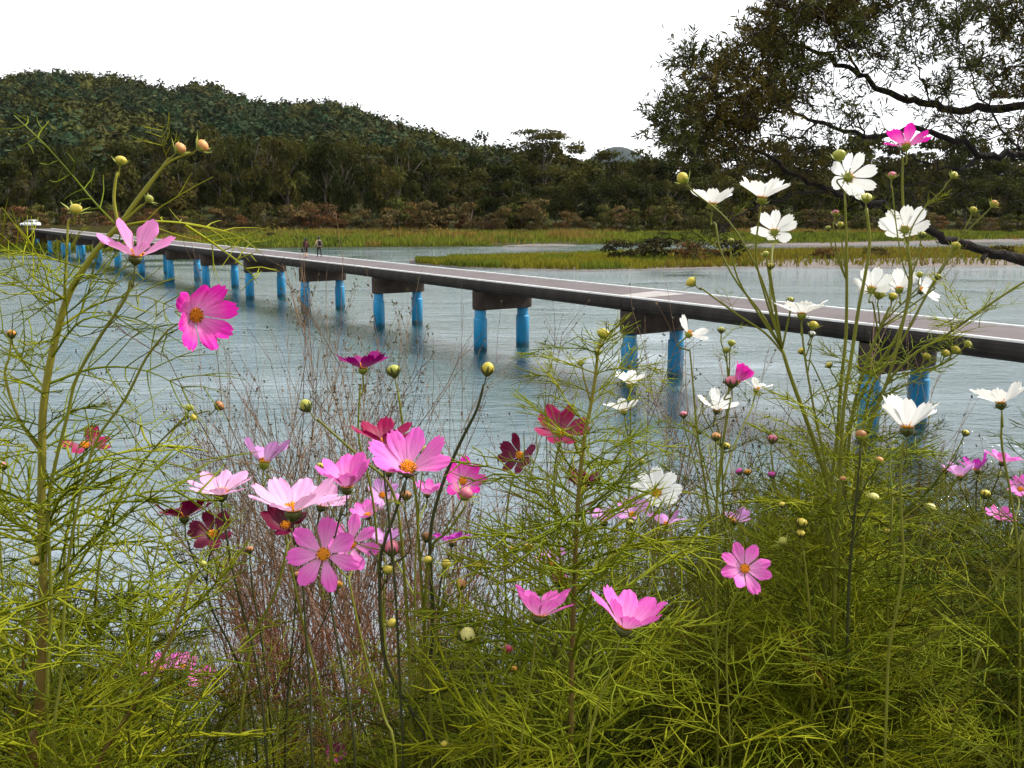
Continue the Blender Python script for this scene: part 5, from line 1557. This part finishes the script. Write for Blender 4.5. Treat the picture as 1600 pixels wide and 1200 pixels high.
cosmos('cosmos with pale yellow buds on upright stalks below the white cup flower', [(1448, 820), (1430, 880), (1420, 980), (1415, 1230)], [bd(1455, 792, 17, 'cream', (.5, .7, .4), 'open', [(1450, 808), (1446, 825)]), bd(1386, 830, 12, 'yellow', (-.2, .9, .4), 'tight', [(1392, 850), (1428, 890)]), bd(1540, 771, 18, 'yellow', (.1, .9, .4), 'tight', [(1534, 800), (1500, 860), (1425, 950)]), bd(1509, 676, 13, 'yellow', (.3, .9, .3), 'tight', [(1500, 695), (1470, 750), (1440, 830)])], d=1.45, r=(1.5, 3), leaves=[(.1, 1, .04, .14)])
cosmos('cosmos with a cluster of small lilac flowers near the right edge', [(1525, 800), (1530, 860), (1535, 960), (1530, 1230)],
       [fl(1500, 744, 50, 'lilac', (-.1, .9, .2), 36, [(1503, 765), (1525, 810)], k=8, miss=(3,)), fl(1527, 734, 46, 'purple', (-.3, .9, .1), 38, [(1526, 752), (1526, 800)], k=8, miss=(1, 2, 5)), fl(1566, 722, 58, 'pink', (.2, .9, .2), 24, [(1562, 742), (1528, 815)], k=8), bd(1477, 735, 12, 'brown', (0, 1, .2), 'tight', [(1480, 755), (1520, 820)])], d=2.4, r=(1.2, 2.2), leaves=[(.1, 1, .06, .14)])
cosmos('cosmos with two small pink flowers low at the right edge', [(1575, 850), (1580, 930), (1585, 1230)], [fl(1561, 812, 50, 'pink', (.1, .8, .4), 22, [(1564, 832), (1576, 860)], k=8), fl(1594, 765, 46, 'pink', (-.1, .6, .7), 20, [(1592, 790), (1578, 855)], k=8)], d=2.4, r=(1.2, 2.2), leaves=[(.1, 1, .06, .14)])
cosmos('cosmos with a small lilac flower and orange seed head behind the right hand leaves', [(1145, 830), (1140, 880), (1138, 1000), (1140, 1220)], [fl(1148, 815, 44, 'lilac', (.1, .7, .4), 40, k=8, miss=(0, 1, 4), L=.040), bd(1143, 812, 15, 'orange', (0, .7, .7), 'tight', [(1144, 825)])], d=1.8, r=(1.3, 2.4), leaves=[(.1, 1, .05, .14)])
# low
cosmos('small pink cosmos low down at the left, before the water gap', [(316, 1088), (320, 1120), (318, 1240)], [fl(316, 1068, 50, 'pink', (.05, .8, .5), 40, k=8, L=.036, d=1.75)], d=1.75, r=(1.4, 2), leaves=[(.2, 1, .06, .12)])
cosmos('cosmos with two pink flowers half hidden behind the lower left foliage', [(252, 1070), (250, 1110), (246, 1240)], [fl(250, 1048, 66, 'pink', (-.05, .85, .3), 18, k=8), fl(285, 1042, 44, 'pink', (.3, .8, .3), 26, [(280, 1060), (256, 1080)], k=8)], d=1.8, r=(1.4, 2.2), leaves=[(.2, 1, .06, .13)])
cosmos('cosmos with a tiny dark purple flower at the bottom edge', [(526, 1196), (528, 1215), (528, 1260)], [fl(526, 1182, 36, 'magenta', (0, .7, .7), 30, k=8, L=.03)], d=1.7, r=(1.3, 2), leaves=[(0, 1, .06, .12)])

# ------------------------------------------------------------------ leafy plants without flowers that fill the bank
def leafy_variant(seed, n_side=7):
    rd = random.Random(seed)
    stem, fo = MB(), MB()
    H = 1.0
    top = Vector((rd.uniform(-.09, .09), rd.uniform(-.09, .09), H))
    q = smooth_path([Vector((0, 0, -.05)), Vector((rd.uniform(-.04, .04), rd.uniform(-.04, .04), .35)), top * .68 + Vector((rd.uniform(-.03, .03), 0, 0)), top], 5)
    tube(stem, q, [.0052 - .0034 * i / (len(q) - 1) for i in range(len(q))], 6)

    def leaves_along(path, step, size, t0):
        cum = 0; nx_ = 0; side = rd.uniform(0, 6)
        tot = sum((b - a).length for a, b in zip(path[:-1], path[1:]))
        for a, b in zip(path[:-1], path[1:]):
            l = (b - a).length
            while nx_ <= cum + l:
                if nx_ / tot >= t0:
                    p = a.lerp(b, (nx_ - cum) / l)
                    for kk in (0, 1):
                        w = side + math.pi * kk + rd.uniform(-.3, .3)
                        d = Vector((math.cos(w), math.sin(w), rd.uniform(.05, .8))).normalized()
                        y = Vector((0, 0, 1)).cross(d).normalized(); z = d.cross(y)
                        Mx = Matrix.Translation(p) @ Matrix((d, y, z)).transposed().to_4x4() @ Matrix.Rotation(rd.uniform(-.6, .6), 4, 'X')
                        g = rd.choice((.35, .6, .8, 1, 1.2, 1.6, 2.1)) * rd.uniform(.85, 1.15)
                        tn = (g * rd.uniform(.9, 1.3), g, g * rd.uniform(.6, 1.2))
                        if rd.random() < .05: tn = (2.0, 1.6, 1.6)
                        elif rd.random() < .06: tn = (1.5, .72, 2.0)
                        leaf_into(fo, rd.randrange(10 ** 6), size * rd.uniform(.75, 1.25), .00092, Mx, pairs=5, sub=True, segs=3, tint=tn)
                    side += 1.4
                nx_ += step
            cum += l
    leaves_along(q, .048, .15, .22)
    for i in range(n_side):
        t = rd.uniform(.25, .75); k = int(t * (len(q) - 1)); b = q[k]
        w = rd.uniform(0, 6.28); l = rd.uniform(.22, .42)
        pth = smooth_path([b, b + Vector((math.cos(w) * l * .35, math.sin(w) * l * .35, l * .35)), b + Vector((math.cos(w) * l * .6, math.sin(w) * l * .6, l * .95))], 4)
        tube(stem, pth, [.0026 - .0014 * j / (len(pth) - 1) for j in range(len(pth))], 5)
        leaves_along(pth, .055, .12, .2)
    return stem.mesh('stem', M['stem_green']), fo.mesh('foliage', M['foliage'], tint=True)


LEAFY = [leafy_variant(500 + i) for i in range(6)]
rl = random.Random(21)
TOPLINE = [(-60, 820), (0, 850), (120, 860), (220, 900), (300, 980), (360, 1080), (430, 1110), (520, 1090), (600, 1030), (680, 1000), (760, 960), (820, 930), (900, 880), (980, 870), (1060, 840), (1130, 800), (1200, 770), (1260, 720), (1330, 690), (1420, 720), (1480, 745), (1560, 740), (1700, 720)]
FILL = []
for x0, x1, n, d0, d1 in ((-80, 330, 15, 1.2, 2.0), (330, 620, 12, 1.3, 2.3), (620, 960, 24, 1.35, 2.6), (940, 1240, 30, 1.35, 2.8), (1180, 1700, 62, 1.4, 3.2)):
    for i in range(n):
        x = x0 + (x1 - x0) * (i + rl.uniform(0, 1)) / n
        d = rl.uniform(d0, d1)
        yt = interp(TOPLINE, x) + abs(rl.gauss(0, 60)) + (70 if rl.random() < .35 else 0)
        FILL.append((x, yt, d))
for i in range(16):                        # the thicket goes on to both sides of the picture
    FILL.append((-130 - i * 60, rl.uniform(820, 1050), rl.uniform(1.15, 2.3)))
    FILL.append((1720 + i * 50, rl.uniform(720, 950), rl.uniform(1.3, 2.8)))
# a low near row closes the foot of the picture
for i in range(26):
    FILL.append((-60 + i * 68 + rl.uniform(-30, 30), rl.uniform(1060, 1180), rl.uniform(1.25, 1.7)))
FILLZ = [(-60, 'beyond the left edge'), (110, 'around the foot of the thick left stem'), (250, 'below the dark red flower at the left'), (420, 'under the dark maroon pair'), (560, 'below the pink flower that faces the viewer'), (700, 'at the foot of the stalks of the pink group'), (830, 'below the half open cream bud'),
         (960, 'around the tall feathery stem'), (1090, 'below the white daisy like flower'), (1210, 'around the upright pink flower'), (1310, 'at the foot of the white flowered stems'), (1430, 'below the white cup flower'), (1540, 'below the small lilac flowers'), (9999, 'at the right edge')]
for x, yt, d in FILL:
    for fx, fy, fw in PROTECT:             # keep the low blooms clear of leaves in front of them
        if abs(fx - x) < 75 and yt < fy + 25 and d < 129 / fw + .3: d = 129 / fw + .3
    t = P(x, yt, d)
    gz = bank_z(t.x, t.y)
    h = t.z - gz
    if h < .25: continue
    st, fo = LEAFY[rl.randrange(6)]
    where = next(w for lim, w in FILLZ if x < lim); far = d > 2.1
    r_ = thing('cosmos_plant', ('small flowerless cosmos at the rear ' if far else 'leafy flowerless cosmos ') + where, 'flower plant', (t.x, t.y, gz), ('rear' if far else 'front') + ' flowerless cosmos ' + where)
    r_.rotation_euler = (rl.uniform(-.08, .08), rl.uniform(-.08, .08), rl.uniform(0, 6.28))
    s = h * 1.0
    r_.scale = (max(.75, min(s, 1.25)),) * 2 + (s,)
    link('stem', st, r_); link('foliage', fo, r_)['kind'] = 'stuff'

# ------------------------------------------------------------------ dry twiggy shrubs on the slope towards the water
M['twig'] = material('twig', (.19, .115, .06), .85, var=.4, vscale=4)
M['twig_red'] = material('twig_red', (.19, .075, .034), .85, var=.4, vscale=4)
M['seed_head'] = material('seed_head', (.13, .085, .045), .9, var=.4, vscale=20)
M['shrub_leaf'] = material('shrub_leaf', (.075, .070, .020), .7, var=.4, vscale=10, trans=.2)
M['shrub_dark'] = material('shrub_dark', (.035, .042, .022), .7, var=.4, vscale=10, trans=.15)


def shrub_variant(seed, spread, stems, leafy, heads, twm, lfm, levels=3, hh=(.8, 1.0)):
    rd = random.Random(seed)
    tw_, lf_ = MB(), MB()

    def dot(p, s):
        o = [Vector((rd.gauss(0, 1), rd.gauss(0, 1), rd.gauss(0, 1))).normalized() * s for _ in range(3)]
        lf_.add([tuple(p + o[0]), tuple(p + o[1]), tuple(p + o[2]), tuple(p - (o[0] + o[1]) * .8)], [(0, 1, 2), (0, 2, 3), (1, 3, 2)], 0)

    def leaf(p):
        d = Vector((rd.gauss(0, 1), rd.gauss(0, 1), rd.gauss(.3, .7))).normalized(); s = d.orthogonal().normalized()
        l = rd.uniform(.004, .011)
        lf_.add([tuple(p), tuple(p + d * l * .5 + s * l * .2), tuple(p + d * l), tuple(p + d * l * .5 - s * l * .2)], [(0, 1, 2), (0, 2, 3)], 0)

    def grow(p, d, l, r, lv):
        segs = 3
        pts = [p]
        dd = d
        for i in range(segs):
            p = p + dd * (l / segs); pts.append(p)
            dd = (dd + Vector((rd.gauss(0, .12), rd.gauss(0, .12), rd.gauss(.04, .10)))).normalized()
        tube(tw_, pts, [r, r * .85, r * .7, r * .5], 4 if lv == 0 else 3, cap=False)
        if lv >= levels:
            if rd.random() < heads: dot(pts[-1], rd.uniform(.0022, .0045))
            if rd.random() < heads * .6: dot(pts[2], rd.uniform(.002, .0035))
            for _ in range(leafy):
                leaf(pts[rd.choice((1, 2, 3))] + Vector((rd.gauss(0, .003), rd.gauss(0, .003), rd.gauss(0, .003))))
            return
        n = rd.choice((4, 5, 6)) if lv == 0 else rd.choice((3, 4, 4))
        for i in range(n):
            t = rd.uniform(.3, 1) if lv == 0 else rd.uniform(.2, 1)
            k = min(2, int(t * 3)); b = pts[k].lerp(pts[k + 1], t * 3 - k)
            a = rd.uniform(0, 6.28); tl = rd.uniform(.35, 1.0)
            base_d = (pts[k + 1] - pts[k]).normalized()
            s1 = base_d.orthogonal().normalized(); s2 = base_d.cross(s1)
            nd = (base_d + (s1 * math.cos(a) + s2 * math.sin(a)) * tl + Vector((0, 0, .1))).normalized()
            grow(b, nd, l * rd.uniform(.42, .68), r * .58, lv + 1)
    for i in range(stems):
        a = rd.uniform(0, 6.28); q = spread * rd.uniform(.2, 1)
        d = Vector((math.cos(a) * q, math.sin(a) * q, 1)).normalized()
        grow(Vector((math.cos(a) * .08, math.sin(a) * .08, -.05)), d, rd.uniform(*hh) * .62, .0034, 0)
    # normalise: unit height
    V_ = np.concatenate(tw_.v); zt = np.percentile(V_[:, 2], 97)
    for m_ in (tw_, lf_):
        for i in range(len(m_.v)): m_.v[i] = m_.v[i] * np.array([1 / zt ** .5, 1 / zt ** .5, 1 / zt])
    return tw_.mesh('twigs', twm, smooth=False), lf_.mesh('seed_heads' if not leafy else 'leaves', lfm, smooth=False)


SH = dict(dry=[shrub_variant(900 + i, .55, 6, 0, .8, M['twig'], M['seed_head']) for i in range(3)],
          olive=[shrub_variant(920, .5, 10, 7, .4, M['twig'], M['shrub_leaf'])],
          red=[shrub_variant(930 + i, .35, 16, 0, .25, M['twig_red'], M['seed_head'], hh=(.5, 1)) for i in range(2)],
          dark=[shrub_variant(940, .55, 8, 4, .5, M['twig'], M['shrub_dark'])])
SHRUBS = [
    ('dry twiggy shrub with an olive leafy top, below the middle bridge piers', 'olive', 465, 505, 4.4, 1.0, 0),
    ('bare brown shrub with fine seed heads right of the olive topped one', 'dry', 590, 560, 4.2, 1.05, 1),
    ('bare brown shrub of fine twigs behind the large pink flower', 'dry', 700, 562, 4.4, 1.15, 0),
    ('sparse dry shrub of thin twigs over the water at the left', 'dry', 400, 590, 4.6, .8, 2),
    ('low dry shrub in front of the tall feathery cosmos', 'dry', 800, 640, 4.0, 1.0, 2),
    ('twiggy grey brown shrub behind the pale pink flowers', 'dry', 520, 640, 3.6, 1.0, 2),
    ('twiggy brown shrub behind the hot pink flower and its bud', 'dry', 640, 660, 3.5, .9, 0),
    ('reddish brown dead thicket under the pink flower that faces the viewer', 'red', 505, 850, 3.4, 1.1, 0),
    ('reddish brown dead brush beside the dead thicket, lower middle', 'red', 575, 880, 3.3, 1.0, 1),
    ('reddish dead brush by the water gap at the lower left', 'red', 430, 940, 3.6, 1.0, 1),
    ('dark leafy shrub below the deck behind the white cosmos stems', 'dark', 1225, 560, 4.4, 1.15, 0),
    ('low dark leafy shrub behind the right thicket', 'dark', 1150, 690, 4.0, 1.0, 0),
]
for lab, kind, x, yt, d, w, vi in SHRUBS:
    t = P(x, yt, d); gz = bank_z(t.x, t.y); h = t.z - gz
    tm, lm = SH[kind][vi]
    r_ = thing('dry_shrub' if kind in ('dry', 'red') else 'leafy_shrub', lab, 'shrub', (t.x, t.y, gz))
    r_.rotation_euler = (0, 0, rl.uniform(0, 6.28)); r_.scale = (h ** .5 * w,) * 2 + (h,)
    link('twigs', tm, r_)['kind'] = 'stuff'; link('seed_heads' if kind in ('dry', 'red') else 'leaves', lm, r_)['kind'] = 'stuff'

# short undergrowth and litter close over the soil
M['undergrowth'] = material('undergrowth', (.018, .022, .003), .7, tint=True, trans=.25)
mb = MB(); n = 42000
px_ = rng.uniform(-3.4, 4.6, n); py_ = rng.uniform(.6, 7.5, n) ** 1.0
keep = (px_ > -.9 + .1 * py_) | (rng.random(n) < .45)
px_, py_ = px_[keep], py_[keep]; n = len(px_)
pts = np.stack([px_, py_, np.array([bank_z(a, b) for a, b in zip(px_, py_)]) - .01], 1)
hts = rng.uniform(.08, .38, n) * np.where(px_ > .3, 1.25, .9)
g = rng.uniform(.5, 1.4, n)
dry = rng.random(n) < np.where(px_ < .2, .35, .12)
tn = np.stack([g * np.where(dry, 1.8, 1.1), g * np.where(dry, 1.05, 1.0), g * np.where(dry, 2.2, .8)], 1)
blades(mb, pts, hts, .0016, tn)
setting(mb.build('undergrowth', M['undergrowth'], smooth=False, tint=True), 'stuff')

# thin air: the far hills fade a little
hz = bpy.data.materials.new('haze_air'); hz.use_nodes = True
hn = hz.node_tree.nodes; hl = hz.node_tree.links
hn.remove(hn['Principled BSDF'])
pv = hn.new('ShaderNodeVolumePrincipled'); pv.inputs['Color'].default_value = (.80, .90, 1.0, 1); pv.inputs['Density'].default_value = HAZE
hl.new(pv.outputs[0], hn['Material Output'].inputs['Volume'])
mb = MB(); box(mb, (-7500, -400, -3), (7500, 4600, 330))
setting(mb.build('haze', hz, smooth=False), 'stuff')
